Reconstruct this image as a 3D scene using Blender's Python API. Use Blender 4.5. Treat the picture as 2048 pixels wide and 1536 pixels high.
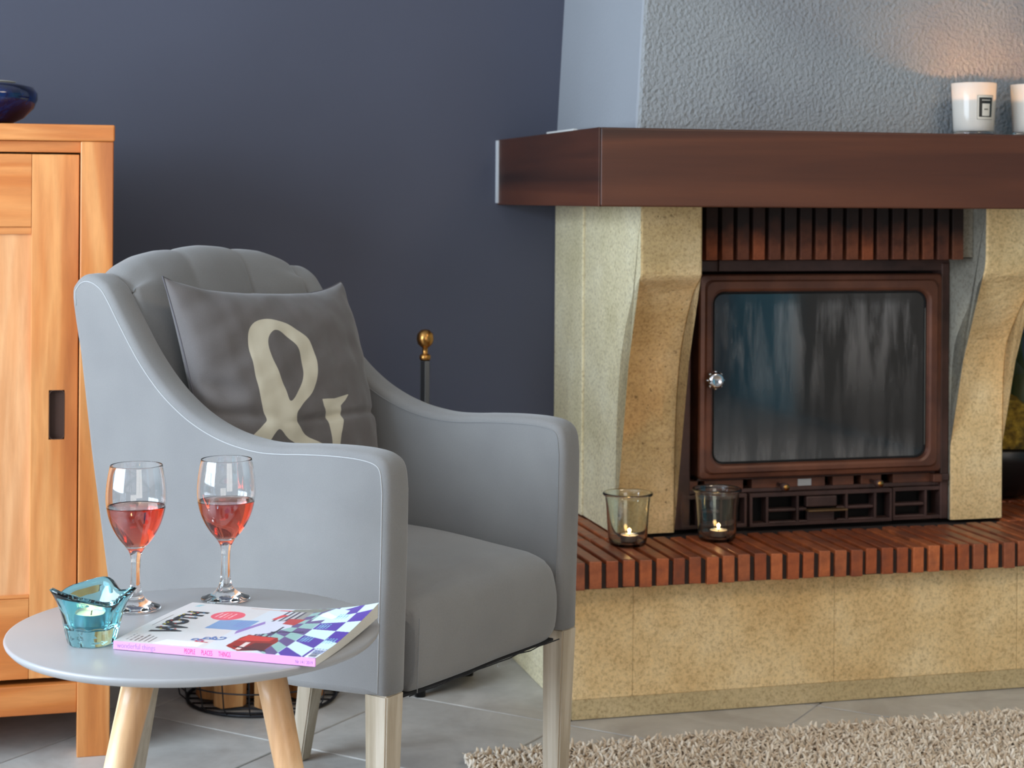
import bpy, bmesh, math, random
import numpy as np
from mathutils import Vector, Matrix
random.seed(7); rng = np.random.default_rng(7)
SC = bpy.context.scene; COL = SC.collection
for o in list(bpy.data.objects): bpy.data.objects.remove(o)

# ------------------------------------------------------------------ camera
TH = math.radians(14.8)                       # the hearth wall runs 14.8 degrees off the picture plane
def W(s, t, z=0.0):                           # room coordinates (along the wall, towards the wall, up) -> world
    return Vector((s*math.cos(TH)-t*math.sin(TH), s*math.sin(TH)+t*math.cos(TH), z))
cam = bpy.data.cameras.new('camera'); co = bpy.data.objects.new('camera', cam); COL.objects.link(co)
cam.sensor_width = 36; cam.lens = 3450/2048*36; cam.shift_y = -(768-400)/2048
R_ = 0.007
co.matrix_world = Matrix(((math.cos(R_), -math.sin(R_), 0, 0), (0, 0, -1, 0), (math.sin(R_), math.cos(R_), 0, 1.08), (0, 0, 0, 1)))
cam.dof.use_dof = True; cam.dof.focus_distance = 2.45; cam.dof.aperture_fstop = 10
cam.clip_start = 0.05
SC.camera = co

# ------------------------------------------------------------------ light and exposure
SC.view_settings.view_transform = 'Standard'; SC.view_settings.look = 'None'
SC.view_settings.gamma = 1; SC.view_settings.use_curve_mapping = False
SC.view_settings.exposure = 0.0
wd = bpy.data.worlds.new('sky'); SC.world = wd; wd.use_nodes = True
wd.node_tree.nodes['Background'].inputs[0].default_value = (0.75, 0.86, 1, 1)
wd.node_tree.nodes['Background'].inputs[1].default_value = 1.0
def area(name, s, t, z, d, w, h, power, col):
    l = bpy.data.lights.new(name, 'AREA'); l.shape = 'RECTANGLE'; l.size = w; l.size_y = h; l.energy = power; l.color = col
    o = bpy.data.objects.new(name, l); COL.objects.link(o); o.location = W(s, t, z)
    dv = W(*d)-W(0, 0, 0)
    o.rotation_euler = dv.to_track_quat('-Z', 'Y').to_euler(); return o
area('daylight_side_window', -2.19, 1.75, 1.40, (1, 0, 0), 2.3, 1.6, 200, (0.69, 0.84, 1.0))
area('front_window_fill', 0.75, -1.58, 1.25, (0, 1, 0), 1.7, 1.9, 31, (1.0, 0.87, 0.72))  # warm fill light added at the unseen front window
area('ceiling_fill', 1.9, 1.5, 2.44, (0, 0, -1), 0.7, 0.7, 20, (1.0, 0.80, 0.58))  # warm fill light added below the ceiling, no lamp fitting built

# ------------------------------------------------------------------ helpers
def srgb(r, g, b):
    f = lambda c: (c/255/12.92) if c/255 <= 0.04045 else ((c/255+0.055)/1.055)**2.4
    return (f(r), f(g), f(b), 1)
class NT:
    def __init__(s, name):
        s.m = bpy.data.materials.new(name); s.m.use_nodes = True; s.t = s.m.node_tree; s.b = s.t.nodes['Principled BSDF']
        s.out = s.t.nodes['Material Output']; s.co = None
    def n(s, kind, **kw):
        x = s.t.nodes.new(kind)
        for k, v in kw.items():
            if hasattr(x, k): setattr(x, k, v)
        return x
    def l(s, a, b): s.t.links.new(a, b)
    def set(s, **kw):
        for k, v in kw.items(): s.b.inputs[k.replace('_', ' ')].default_value = v
        return s
    def coord(s, scale=(1, 1, 1), kind='Object', rot=(0, 0, 0)):
        tc = s.n('ShaderNodeTexCoord'); mp = s.n('ShaderNodeMapping'); mp.inputs['Scale'].default_value = scale; mp.inputs['Rotation'].default_value = rot
        s.l(tc.outputs[kind], mp.inputs[0]); return mp.outputs[0]
    def noise(s, vec, scale, detail=4, rough=0.55, dist=0.0):
        x = s.n('ShaderNodeTexNoise'); s.l(vec, x.inputs['Vector']); x.inputs['Scale'].default_value = scale
        x.inputs['Detail'].default_value = detail; x.inputs['Roughness'].default_value = rough; x.inputs['Distortion'].default_value = dist
        return x.outputs[0]
    def ramp(s, fac, stops):
        x = s.n('ShaderNodeValToRGB'); e = x.color_ramp.elements
        while len(e) < len(stops): e.new(0.5)
        for i, (p, c) in enumerate(stops): e[i].position = p; e[i].color = c
        s.l(fac, x.inputs[0]); return x.outputs[0]
    def mix(s, fac, a, b, mode='MIX'):
        x = s.n('ShaderNodeMix'); x.data_type = 'RGBA'; x.blend_type = mode
        for v, i in ((fac, 0), (a, 6), (b, 7)):
            if isinstance(v, (int, float)): x.inputs[i].default_value = v
            elif isinstance(v, tuple): x.inputs[i].default_value = v
            else: s.l(v, x.inputs[i])
        return x.outputs[2]
    def bump(s, h, strength=0.3, dist=0.002, prev=None):
        x = s.n('ShaderNodeBump'); x.inputs['Strength'].default_value = strength; x.inputs['Distance'].default_value = dist
        s.l(h, x.inputs['Height'])
        if prev is not None: s.l(prev, x.inputs['Normal'])
        s.l(x.outputs[0], s.b.inputs['Normal']); return x.outputs[0]
def plain(name, c, rough=0.5, metal=0.0, **kw):
    x = NT(name); x.set(Base_Color=c, Roughness=rough, Metallic=metal); x.set(**kw); return x.m

def link(name, me, mt=None, parent=None, loc=None, smooth=False):
    o = bpy.data.objects.new(name, me); COL.objects.link(o)
    if mt is not None and not me.materials: me.materials.append(mt)
    if parent is not None: o.parent = parent
    if loc is not None: o.location = loc
    if smooth:
        for p in me.polygons: p.use_smooth = True
    return o
def bobj(name, bm, mt=None, parent=None, loc=None, smooth=False):
    me = bpy.data.meshes.new(name); bmesh.ops.recalc_face_normals(bm, faces=bm.faces[:]); bm.to_mesh(me); bm.free()
    return link(name, me, mt, parent, loc, smooth)
def pobj(name, v, f, mt=None, parent=None, loc=None, smooth=False):
    me = bpy.data.meshes.new(name); me.from_pydata([tuple(p) for p in v], [], f); me.update()
    bm = bmesh.new(); bm.from_mesh(me); bmesh.ops.recalc_face_normals(bm, faces=bm.faces[:]); bm.to_mesh(me); bm.free()
    return link(name, me, mt, parent, loc, smooth)
def thing(name, label, cat, s=0, t=0, z=0, rot=TH, group=None, loc=None):
    o = bpy.data.objects.new(name, None); COL.objects.link(o); o.empty_display_size = 0.05
    o.location = loc if loc is not None else W(s, t, z); o.rotation_euler = (0, 0, rot)
    o['label'] = label; o['category'] = cat
    if group: o['group'] = group
    return o
def add_box(bm, x0, x1, y0, y1, z0, z1, bev=0.0, seg=2, jit=0.0):
    r = bmesh.ops.create_cube(bm, size=1.0); vs = r['verts']
    for v in vs:
        v.co = Vector((x0+(v.co.x+.5)*(x1-x0), y0+(v.co.y+.5)*(y1-y0), z0+(v.co.z+.5)*(z1-z0)))
        if jit: v.co += Vector([random.uniform(-jit, jit) for _ in range(3)])
    if bev > 0:
        es = list({e for v in vs for e in v.link_edges})
        bmesh.ops.bevel(bm, geom=es, offset=bev, segments=seg, profile=0.5, affect='EDGES')
def box(name, x0, x1, y0, y1, z0, z1, mt, parent=None, bev=0.002, seg=2, smooth=False):
    bm = bmesh.new(); add_box(bm, x0, x1, y0, y1, z0, z1, bev, seg); return bobj(name, bm, mt, parent, smooth=smooth)
def lathe(profile, n=48):                     # profile: [(r, z)...] ; a closed list makes a closed skin
    v = []; f = []; rings = []
    for r, z in profile:
        if r < 1e-6: rings.append([len(v)]); v.append((0, 0, z))
        else:
            rings.append(list(range(len(v), len(v)+n)))
            v += [(r*math.cos(2*math.pi*i/n), r*math.sin(2*math.pi*i/n), z) for i in range(n)]
    for a, b in zip(rings[:-1], rings[1:]):
        for i in range(n):
            j = (i+1) % n
            if len(a) == 1 and len(b) == 1: continue
            if len(a) == 1: f.append((a[0], b[i], b[j]))
            elif len(b) == 1: f.append((a[i], a[j], b[0]))
            else: f.append((a[i], a[j], b[j], b[i]))
    return v, f
def lobj(name, profile, mt, parent=None, n=48, loc=None, smooth=True):
    v, f = lathe(profile, n); return pobj(name, v, f, mt, parent, loc, smooth)
def add_tube(bm, pts, r, n=8, closed=False, radii=None):
    pts = [Vector(p) for p in pts]; m = len(pts); rings = []; up = Vector((0, 0, 1)); prev = None
    for i, p in enumerate(pts):
        if closed: d = pts[(i+1) % m]-pts[i-1]
        else: d = pts[min(i+1, m-1)]-pts[max(i-1, 0)]
        d.normalize()
        a = prev if prev is not None else (up if abs(d.z) < 0.9 else Vector((1, 0, 0)))
        x = (a-d*a.dot(d)).normalized(); y = d.cross(x); prev = x
        rr = radii[i] if radii else r
        rings.append([bm.verts.new(p+x*rr*math.cos(2*math.pi*k/n)+y*rr*math.sin(2*math.pi*k/n)) for k in range(n)])
    for i in range(m if closed else m-1):
        A, B = rings[i], rings[(i+1) % m]
        for k in range(n): bm.faces.new((A[k], A[(k+1) % n], B[(k+1) % n], B[k]))
    if not closed:
        bm.faces.new(rings[0][::-1]); bm.faces.new(rings[-1])
def tube(name, pts, r, mt, parent=None, n=8, closed=False, radii=None):
    bm = bmesh.new(); add_tube(bm, pts, r, n, closed, radii); return bobj(name, bm, mt, parent, smooth=True)
def spline(pts, k=6, closed=False):
    P = [np.array(p, float) for p in pts]; out = []; m = len(P)
    for i in range(m if closed else m-1):
        g = (lambda j: P[j % m]) if closed else (lambda j: P[min(max(j, 0), m-1)])
        p0, p1, p2, p3 = g(i-1), g(i), g(i+1), g(i+2)
        for q in range(k):
            u = q/k; out.append(0.5*((2*p1)+(-p0+p2)*u+(2*p0-5*p1+4*p2-p3)*u*u+(-p0+3*p1-3*p2+p3)*u**3))
    if not closed: out.append(P[-1])
    return out
def grid_faces(nu, nv, wrap=False):
    return [(i*nv+j, i*nv+j+1, (i+1)*nv+j+1, (i+1)*nv+j) for i in range(nu-1) for j in range(nv-1)]
def dup(root):                                # a copy of a thing and of each of its parts, meshes shared
    c = root.copy(); COL.objects.link(c)
    for ch in list(root.children):
        k = dup(ch); k.parent = c
    return c
def text_mesh(txt, size, depth=0.0, align='LEFT', sx=1.0, bold=0.0, space=1.0):
    c = bpy.data.curves.new('lettering', 'FONT'); c.body = txt; c.size = size; c.extrude = depth; c.align_x = align; c.offset = bold; c.resolution_u = 3; c.space_character = space
    o = bpy.data.objects.new('lettering', c); COL.objects.link(o); dg = bpy.context.evaluated_depsgraph_get(); dg.update()
    me = bpy.data.meshes.new_from_object(o.evaluated_get(dg)); bpy.data.objects.remove(o); bpy.data.curves.remove(c)
    for v in me.vertices: v.co.x *= sx
    me.materials.clear(); return me
def structure(o): o['kind'] = 'structure'; return o

# ------------------------------------------------------------------ materials
def wood(name, dark, mid, light, axis='Z', scale=1.0, rough=0.45, ring=9.0, coat=0.0, stretch=0.09):
    x = NT(name); sc = {'X': (stretch, 1, 1), 'Y': (1, stretch, 1), 'Z': (1, 1, stretch)}[axis]
    tc = x.n('ShaderNodeTexCoord'); oi = x.n('ShaderNodeObjectInfo'); ad = x.n('ShaderNodeVectorMath'); ad.operation = 'MULTIPLY_ADD'
    cmb = x.n('ShaderNodeCombineXYZ'); x.l(oi.outputs['Random'], cmb.inputs[0]); x.l(oi.outputs['Random'], cmb.inputs[1]); x.l(oi.outputs['Random'], cmb.inputs[2])
    ad.inputs[1].default_value = (5, 5, 5); x.l(cmb.outputs[0], ad.inputs[0]); x.l(tc.outputs['Object'], ad.inputs[2])
    mp = x.n('ShaderNodeMapping'); mp.inputs['Scale'].default_value = sc; x.l(ad.outputs[0], mp.inputs[0]); v = mp.outputs[0]
    a = x.noise(v, ring*scale, 3, 0.5, 1.2); b = x.noise(v, 85*scale, 5, 0.7, 0.3)
    c = x.ramp(a, [(0.3, dark), (0.47, mid), (0.56, light), (0.66, mid)])
    c2 = x.ramp(b, [(0.3, (0.68, 0.62, 0.55, 1)), (0.62, (1, 1, 1, 1))])
    c = x.mix(0.55, c, c2, 'MULTIPLY'); x.l(c, x.b.inputs['Base Color'])
    x.set(Roughness=rough, Coat_Weight=coat, Coat_Roughness=0.2); x.bump(b, 0.12, 0.001); return x.m
M = {}
M['teak_v'] = wood('teak_vertical', srgb(168, 88, 34), srgb(206, 126, 62), srgb(222, 152, 88), 'Z', 0.8, 0.42, coat=0.1)
M['teak_h'] = wood('teak_horizontal', srgb(158, 80, 28), srgb(196, 112, 46), srgb(212, 138, 74), 'X', 0.8, 0.42, coat=0.1)
M['teak_panel'] = wood('teak_panel', srgb(196, 128, 74), srgb(216, 150, 96), srgb(226, 166, 114), 'Z', 0.7, 0.45)
M['mantel'] = wood('stained_oak', srgb(46, 21, 11), srgb(74, 36, 20), srgb(90, 47, 27), 'X', 0.6, 0.5, coat=0.0, stretch=0.05)
M['beech'] = wood('light_beech', srgb(206, 158, 112), srgb(226, 186, 142), srgb(238, 206, 166), 'Z', 1.0, 0.4, coat=0.15, stretch=0.03)
M['washed'] = wood('washed_oak', srgb(160, 146, 124), srgb(182, 168, 148), srgb(198, 186, 168), 'Z', 1.5, 0.65, stretch=0.05)
M['log'] = wood('split_firewood', srgb(140, 90, 46), srgb(196, 138, 82), srgb(214, 164, 108), 'Z', 1.5, 0.8)
M['bark'] = plain('bark', srgb(84, 64, 48), 0.95)

def paint(name, c, bs=0.2, sc=90, rough=0.75, dist=0.001, var=0.06):
    x = NT(name); v = x.coord(); n = x.noise(v, sc, 3, 0.6); big = x.noise(v, 1.3, 2)
    col = x.mix(x.ramp(big, [(0.35, (0, 0, 0, 1)), (0.65, (1, 1, 1, 1))]), tuple(k*(1-var) for k in c[:3])+(1,), tuple(min(1, k*(1+var)) for k in c[:3])+(1,))
    x.l(col, x.b.inputs['Base Color']); x.set(Roughness=rough); x.bump(n, bs, dist); return x.m
M['navy'] = paint('slate_blue_paint', srgb(68, 70, 84), 0.25, 60, 0.7)
M['grey_room'] = paint('grey_room_paint', srgb(150, 152, 156))
M['white_room'] = paint('white_ceiling_paint', srgb(226, 224, 220))
M['teal_room'] = paint('teal_room_paint', srgb(112, 168, 184))
def plaster():
    x = NT('rough_grey_plaster'); v = x.coord(); a = x.noise(v, 120, 1.5, 0.5, 0.0); b = x.noise(v, 3, 2)
    w = x.n('ShaderNodeTexVoronoi'); w.inputs['Scale'].default_value = 105; w.feature = 'SMOOTH_F1'
    nz = x.n('ShaderNodeVectorMath'); nz.operation = 'MULTIPLY_ADD'; nn = x.n('ShaderNodeTexNoise'); nn.inputs['Scale'].default_value = 30; x.l(v, nn.inputs[0])
    nz.inputs[1].default_value = (0.02, 0.02, 0.02); x.l(nn.outputs[1], nz.inputs[0]); x.l(v, nz.inputs[2]); x.l(nz.outputs[0], w.inputs['Vector'])
    c = x.mix(x.ramp(b, [(0.4, (0, 0, 0, 1)), (0.6, (1, 1, 1, 1))]), srgb(126, 129, 133), srgb(138, 141, 143))
    x.l(c, x.b.inputs['Base Color']); x.set(Roughness=0.6, Specular_IOR_Level=0.35)
    p = x.bump(w.outputs[0], 0.4, 0.003); x.bump(a, 0.9, 0.005, p); return x.m
M['plaster'] = plaster()
def stone(name, c1, c2, c3, pit=0.3):
    x = NT(name); v = x.coord(kind='Object'); a = x.noise(v, 5, 4, 0.6); b = x.noise(v, 150, 4, 0.7); sp = x.noise(v, 75, 2, 0.5); gr = x.noise(v, 330, 2)
    c = x.ramp(a, [(0.32, c1), (0.5, c2), (0.68, c3)])
    c = x.mix(0.8, c, x.ramp(b, [(0.30, (0.55, 0.47, 0.38, 1)), (0.5, (1, 1, 1, 1)), (0.7, (1.2, 1.18, 1.12, 1))]), 'MULTIPLY')
    c = x.mix(x.ramp(sp, [(0.66, (0, 0, 0, 1)), (0.72, (pit, pit, pit, 1))]), c, srgb(96, 74, 46))
    x.l(c, x.b.inputs['Base Color']); x.set(Roughness=0.9, Specular_IOR_Level=0.2)
    h = x.mix(0.5, x.ramp(sp, [(0.6, (1, 1, 1, 1)), (0.72, (0, 0, 0, 1))]), gr)
    x.bump(h, 0.5, 0.003); return x.m
M['stone'] = stone('limestone', srgb(220, 184, 130), srgb(234, 202, 150), srgb(244, 218, 172))
M['stone_brown'] = stone('brown_limestone', srgb(176, 146, 100), srgb(196, 166, 118), srgb(212, 184, 140), 0.7)
M['stone_lit'] = stone('window_lit_limestone', srgb(212, 198, 158), srgb(226, 212, 174), srgb(236, 224, 190), 0.25)  # for left faces; the window light on them is painted into the paler colour
M['stone_grey'] = stone('sooty_limestone', srgb(128, 122, 110), srgb(150, 144, 130), srgb(176, 166, 144), 0.4)
M['joint_stone'] = stone('stone_mortar', srgb(190, 168, 126), srgb(200, 178, 136), srgb(208, 186, 146), 0.1)
def brick(name, soot=False):
    x = NT(name); v = x.coord(); oi = x.n('ShaderNodeObjectInfo')
    c = x.ramp(oi.outputs['Random'], ([(0.0, srgb(138, 78, 54)), (0.5, srgb(168, 94, 60)), (0.85, srgb(204, 106, 60)), (1.0, srgb(128, 86, 64))] if soot else [(0.0, srgb(160, 80, 44)), (0.35, srgb(184, 96, 52)), (0.7, srgb(202, 112, 64)), (1.0, srgb(154, 86, 56))]))
    g = x.coord(kind='Generated'); a = x.noise(v, 40, 4, 0.65); sc = x.n('ShaderNodeVectorMath'); sc.operation = 'ADD'
    cb = x.n('ShaderNodeCombineXYZ'); x.l(oi.outputs['Random'], cb.inputs[0]); x.l(oi.outputs['Random'], cb.inputs[2])
    mu = x.n('ShaderNodeVectorMath'); mu.operation = 'MULTIPLY_ADD'; mu.inputs[1].default_value = (9, 9, 9); x.l(cb.outputs[0], mu.inputs[0]); x.l(v, mu.inputs[2])
    big = x.noise(mu.outputs[0], 14, 3, 0.6)
    c = x.mix(0.85, c, x.ramp(a, [(0.3, (0.6, 0.52, 0.5, 1)), (0.6, (1.05, 1.05, 1.05, 1))]), 'MULTIPLY')
    c = x.mix(x.ramp(big, [(0.48, (0, 0, 0, 1)), (0.68, (0.6, 0.6, 0.6, 1))]), c, srgb(92, 54, 44))
    if not soot:
        ge = x.n('ShaderNodeSeparateXYZ'); x.l(x.coord(kind='Normal'), ge.inputs[0]); mm = x.n('ShaderNodeMath'); mm.operation = 'MULTIPLY'; x.l(ge.outputs[2], mm.inputs[0]); x.l(x.ramp(big, [(0.3, (0.25, 0.25, 0.25, 1)), (0.7, (0.8, 0.8, 0.8, 1))]), mm.inputs[1]); mm.use_clamp = True
        c = x.mix(mm.outputs[0], c, srgb(112, 66, 50))     # browner, darker tone on the upper faces
    if soot:
        sp = x.n('ShaderNodeSeparateXYZ'); x.l(g, sp.inputs[0]); ad = x.n('ShaderNodeMath'); ad.operation = 'MULTIPLY_ADD'; ad.inputs[1].default_value = 0.7
        ad.inputs[2].default_value = -0.3; x.l(big, ad.inputs[0]); a2 = x.n('ShaderNodeMath'); a2.operation = 'ADD'; x.l(ad.outputs[0], a2.inputs[0]); x.l(sp.outputs[2], a2.inputs[1])
        rr = x.n('ShaderNodeMath'); rr.operation = 'MULTIPLY_ADD'; rr.inputs[1].default_value = 0.16; x.l(oi.outputs['Random'], rr.inputs[0]); x.l(a2.outputs[0], rr.inputs[2])
        c = x.mix(x.ramp(rr.outputs[0], [(0.28, (0.45, 0.45, 0.45, 1)), (0.55, (0.75, 0.75, 0.75, 1)), (0.8, (0.97, 0.97, 0.97, 1))]), c, srgb(28, 22, 20))
    x.l(c, x.b.inputs['Base Color']); x.set(Roughness=0.8 if soot else 0.38, Specular_IOR_Level=0.3 if soot else 0.5); x.bump(a, 0.3, 0.0012); return x.m
M['brick'] = brick('glazed_red_brick'); M['brick_sooty'] = brick('sooty_red_brick', True)
M['mortar'] = plain('dark_mortar', srgb(46, 34, 30), 0.95)
def iron(name, c1, c2, rough=0.5):
    x = NT(name); v = x.coord(); a = x.noise(v, 9, 4, 0.6); b = x.noise(v, 260, 3)
    x.l(x.ramp(a, [(0.35, c1), (0.65, c2)]), x.b.inputs['Base Color']); x.set(Roughness=rough, Metallic=0.25); x.bump(b, 0.15, 0.0006); return x.m
M['iron_red'] = iron('rust_brown_enamelled_iron', srgb(84, 50, 38), srgb(116, 70, 50), 0.42)
M['iron_dark'] = iron('brown_cast_iron', srgb(60, 42, 38), srgb(86, 60, 54), 0.5)
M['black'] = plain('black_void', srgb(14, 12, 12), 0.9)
M['soot'] = paint('soot_black', srgb(30, 27, 26), 0.5, 60, 0.95)
def fabric(name, c1, c2, rough=0.85, scale=900, sheen=0.25):
    x = NT(name); v = x.coord(); a = x.noise(v, 700, 2, 0.7); b = x.noise(v, 6, 3); 
    wx = x.n('ShaderNodeTexWave'); wx.inputs['Scale'].default_value = 420; wx.bands_direction = 'Z'; x.l(v, wx.inputs[0])
    wy = x.n('ShaderNodeTexWave'); wy.inputs['Scale'].default_value = 420; wy.bands_direction = 'DIAGONAL'; x.l(v, wy.inputs[0])
    c = x.mix(x.ramp(b, [(0.3, (0, 0, 0, 1)), (0.7, (1, 1, 1, 1))]), c1, c2)
    c = x.mix(0.5, c, x.ramp(a, [(0.3, (0.82, 0.82, 0.82, 1)), (0.7, (1.1, 1.1, 1.1, 1))]), 'MULTIPLY')
    x.l(c, x.b.inputs['Base Color']); x.set(Roughness=rough, Sheen_Weight=sheen, Sheen_Roughness=0.5, Specular_IOR_Level=0.25)
    x.bump(x.mix(0.5, wx.outputs[0], wy.outputs[0]), 0.12, 0.0004); return x
M['chair'] = fabric('grey_upholstery', srgb(118, 116, 115), srgb(126, 124, 122)).m
M['thread'] = plain('pale_thread', srgb(166, 166, 166), 0.8)
M['thread_dark'] = plain('grey_thread', srgb(122, 122, 122), 0.8)
M['lining'] = plain('black_lining', srgb(20, 20, 24), 0.9)
def pillowmat():
    x = fabric('cushion_cotton', srgb(92, 86, 84), srgb(100, 94, 92)); src = x.b.inputs['Base Color'].links[0].from_socket
    at = x.n('ShaderNodeAttribute'); at.attribute_name = 'motif'; fac = x.ramp(at.outputs['Fac'], [(0.46, (0, 0, 0, 1)), (0.54, (1, 1, 1, 1))])
    v = x.coord(); n = x.noise(v, 25, 3)
    x.l(x.mix(fac, src, x.mix(n, srgb(202, 194, 174), srgb(188, 180, 160))), x.b.inputs['Base Color']); return x.m
M['cushion'] = pillowmat()
M['tabletop'] = paint('grey_satin_lacquer', srgb(154, 153, 154), 0.03, 200, 0.32, var=0.02)
M['brass'] = plain('aged_brass', srgb(176, 128, 70), 0.3, 1.0); M['steel'] = plain('brushed_steel', srgb(110, 108, 104), 0.35, 0.9)
M['black_metal'] = plain('black_metal', srgb(22, 22, 24), 0.4, 0.4); M['chrome'] = plain('chrome', srgb(210, 210, 215), 0.08, 1.0)
M['alu'] = plain('aluminium_cup', srgb(200, 200, 202), 0.3, 0.9)
M['wire'] = plain('dark_wire', srgb(40, 40, 44), 0.5, 0.5)
def glassm(name, c=(1, 1, 1, 1), rough=0.0, ior=1.5):
    x = NT(name); x.set(Base_Color=c, Roughness=rough, IOR=ior, Transmission_Weight=1.0); return x.m
M['glass'] = glassm('clear_glass'); M['glass_green'] = glassm('greenish_glass', (0.93, 0.98, 0.94, 1))
M['aqua'] = glassm('turquoise_glass', (0.42, 0.89, 0.96, 1), 0.0, 1.46)
def wine():
    x = NT('rose_wine'); x.set(Base_Color=(1, 1, 1, 1), Roughness=0, IOR=1.34, Transmission_Weight=1)
    va = x.n('ShaderNodeVolumeAbsorption'); va.inputs['Color'].default_value = (0.90, 0.27, 0.04, 1); va.inputs['Density'].default_value = 55
    x.l(va.outputs[0], x.out.inputs['Volume']); return x.m
M['wine'] = wine()
def emis(name, c, s):
    x = NT(name); x.set(Base_Color=c, Emission_Color=c, Emission_Strength=s); return x.m
M['flame'] = emis('candle_flame', (1.0, 0.62, 0.22, 1), 30)
M['wax'] = NT('white_wax').set(Base_Color=srgb(238, 226, 206), Roughness=0.5, Subsurface_Weight=0.6, Subsurface_Radius=(0.02, 0.012, 0.006), Subsurface_Scale=0.5).m
M['wick'] = plain('wick', srgb(30, 24, 20), 0.9)

# ------------------------------------------------------------------ the room shell
XL, XR, YF, YB, ZC = -2.2, 3.6, -1.6, 4.12, 2.5
def rbox_room(name, s0, s1, t0, t1, z0, z1, mt, bev=0.0):
    o = box(name, s0, s1, t0, t1, z0, z1, mt, None, bev); o.rotation_euler = (0, 0, TH); return structure(o)
rbox_room('wall_back', XL-.12, XR+.12, YB, YB+.15, 0, ZC, M['navy'])
rbox_room('ceiling', XL-.12, XR+.12, YF-.12, YB+.15, ZC, ZC+.1, M['white_room'])
def wall_with_hole(name, axis, pos, lo, hi, h0, h1, z0, z1, mt):
    bm = bmesh.new()
    def bb(a0, a1, c0, c1):
        if axis == 's': add_box(bm, min(pos, pos+.12*(-1 if pos < 0 else 1)), max(pos, pos+.12*(-1 if pos < 0 else 1)), a0, a1, c0, c1)
        else: add_box(bm, a0, a1, pos-.12, pos, c0, c1)
    bb(lo, h0, 0, ZC); bb(h1, hi, 0, ZC); bb(h0, h1, z1, ZC)
    if z0 > 0: bb(h0, h1, 0, z0)
    o = bobj(name, bm, mt); o.rotation_euler = (0, 0, TH); return structure(o)
wall_with_hole('wall_left', 's', XL, YF, YB, 0.55, 2.95, 0.58, 2.22, M['grey_room'])
wall_with_hole('wall_front', 't', YF, XL, XR, -0.1, 1.6, 0.3, 2.2, M['grey_room'])
rbox_room('wall_right', XR, XR+.12, YF, YB, 0, ZC, M['teal_room'])
white = plain('window_frame_white', srgb(228, 228, 226), 0.4)
def win(name, axis, pos, h0, h1, z0, z1, nm):
    bm = bmesh.new(); w = .045; d = .05; cs = [h0+(h1-h0)*i/nm for i in range(nm+1)]
    for c in cs:
        a, b = (c, c+w) if c < h1-.01 else (c-w, c)
        if axis == 's': add_box(bm, pos+.015, pos+d, a, b, z0, z1)
        else: add_box(bm, a, b, pos+.03, pos+.03+d, z0, z1)
    for a, b in ((z0, z0+w), (z1-w, z1)):
        if axis == 's': add_box(bm, pos+.015, pos+d, h0, h1, a, b)
        else: add_box(bm, h0, h1, pos+.03, pos+.03+d, a, b)
    o = bobj(name, bm, white); o.rotation_euler = (0, 0, TH); return structure(o)
win('window_1', 's', XL, 0.55, 2.95, 0.58, 2.22, 3)
win('window_2', 't', YF, -0.1, 1.6, 0.3, 2.2, 2)

v = []; n_ = 240
for i in range(n_+1):
    q = i/n_; tt = -.55+1.9*q; xx_ = XR-.06-.028*math.sin(q*75)-.012*math.sin(q*31+1)
    for z in (.03, 1.2, 2.35): v.append((xx_, tt, z))
cu_ = pobj('added_curtain_1', v, grid_faces(n_+1, 3), plain('curtain_linen', srgb(128, 122, 114), .9), smooth=True); cu_.rotation_euler = (0, 0, TH); structure(cu_)  # curtain added out of view, seen only as a reflection in the stove glass

# floor: screed base with 40 cm tiles laid at 45 degrees to the hearth
fl = box('floor', XL-.12, XR+.12, YF-.12, YB+.15, -.12, -.0035, plain('tile_grout', srgb(196, 194, 192), 0.9), None, 0); fl.rotation_euler = (0, 0, TH); structure(fl)
def tilemat():
    x = NT('grey_stone_tile'); v = x.coord(); oi = x.n('ShaderNodeObjectInfo'); tc = x.n('ShaderNodeTexCoord')
    mu = x.n('ShaderNodeVectorMath'); mu.operation = 'MULTIPLY_ADD'; mu.inputs[1].default_value = (7, 7, 7)
    cb = x.n('ShaderNodeCombineXYZ'); x.l(oi.outputs['Random'], cb.inputs[0]); x.l(oi.outputs['Random'], cb.inputs[1]); x.l(cb.outputs[0], mu.inputs[0]); x.l(tc.outputs['Object'], mu.inputs[2])
    a = x.noise(mu.outputs[0], 6, 5, 0.6, 0.6); b = x.noise(mu.outputs[0], 45, 3)
    c = x.ramp(a, [(0.3, srgb(168, 162, 156)), (0.5, srgb(188, 184, 178)), (0.7, srgb(204, 200, 194))])
    c = x.mix(0.35, c, x.ramp(b, [(0.3, (0.8, 0.78, 0.76, 1)), (0.7, (1, 1, 1, 1))]), 'MULTIPLY')
    x.l(c, x.b.inputs['Base Color']); x.set(Roughness=0.38); x.bump(b, 0.08, 0.001); return x.m
TM = tilemat(); ga = math.radians(-30.2); gm = Vector((math.cos(ga), math.sin(ga), 0)); gn = Vector((-math.sin(ga), math.cos(ga), 0))
bm = bmesh.new(); add_box(bm, .0025, .3975, .0025, .3975, -.004, 0, .0012, 1); tme = bpy.data.meshes.new('tile'); bm.to_mesh(tme); bm.free(); tme.materials.append(TM)
flinv = Matrix.Rotation(-TH, 4, 'Z')
for i in range(-8, 6):
    for j in range(-8, 8):
        p = gm*(-2.09+.4*i)+gn*(2.73+.4*j); c = p+gm*.2+gn*.2
        s = c.x*math.cos(TH)+c.y*math.sin(TH); t = -c.x*math.sin(TH)+c.y*math.cos(TH)
        if -1.5 < s < 2.6 and 1.2 < t < 4.3 and t < 4.05:
            o = link('tile', tme, None, fl); q = flinv @ p; o.location = (q.x, q.y, random.uniform(-.0003, .0003)); o.rotation_euler = (0, 0, ga-TH)

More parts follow.
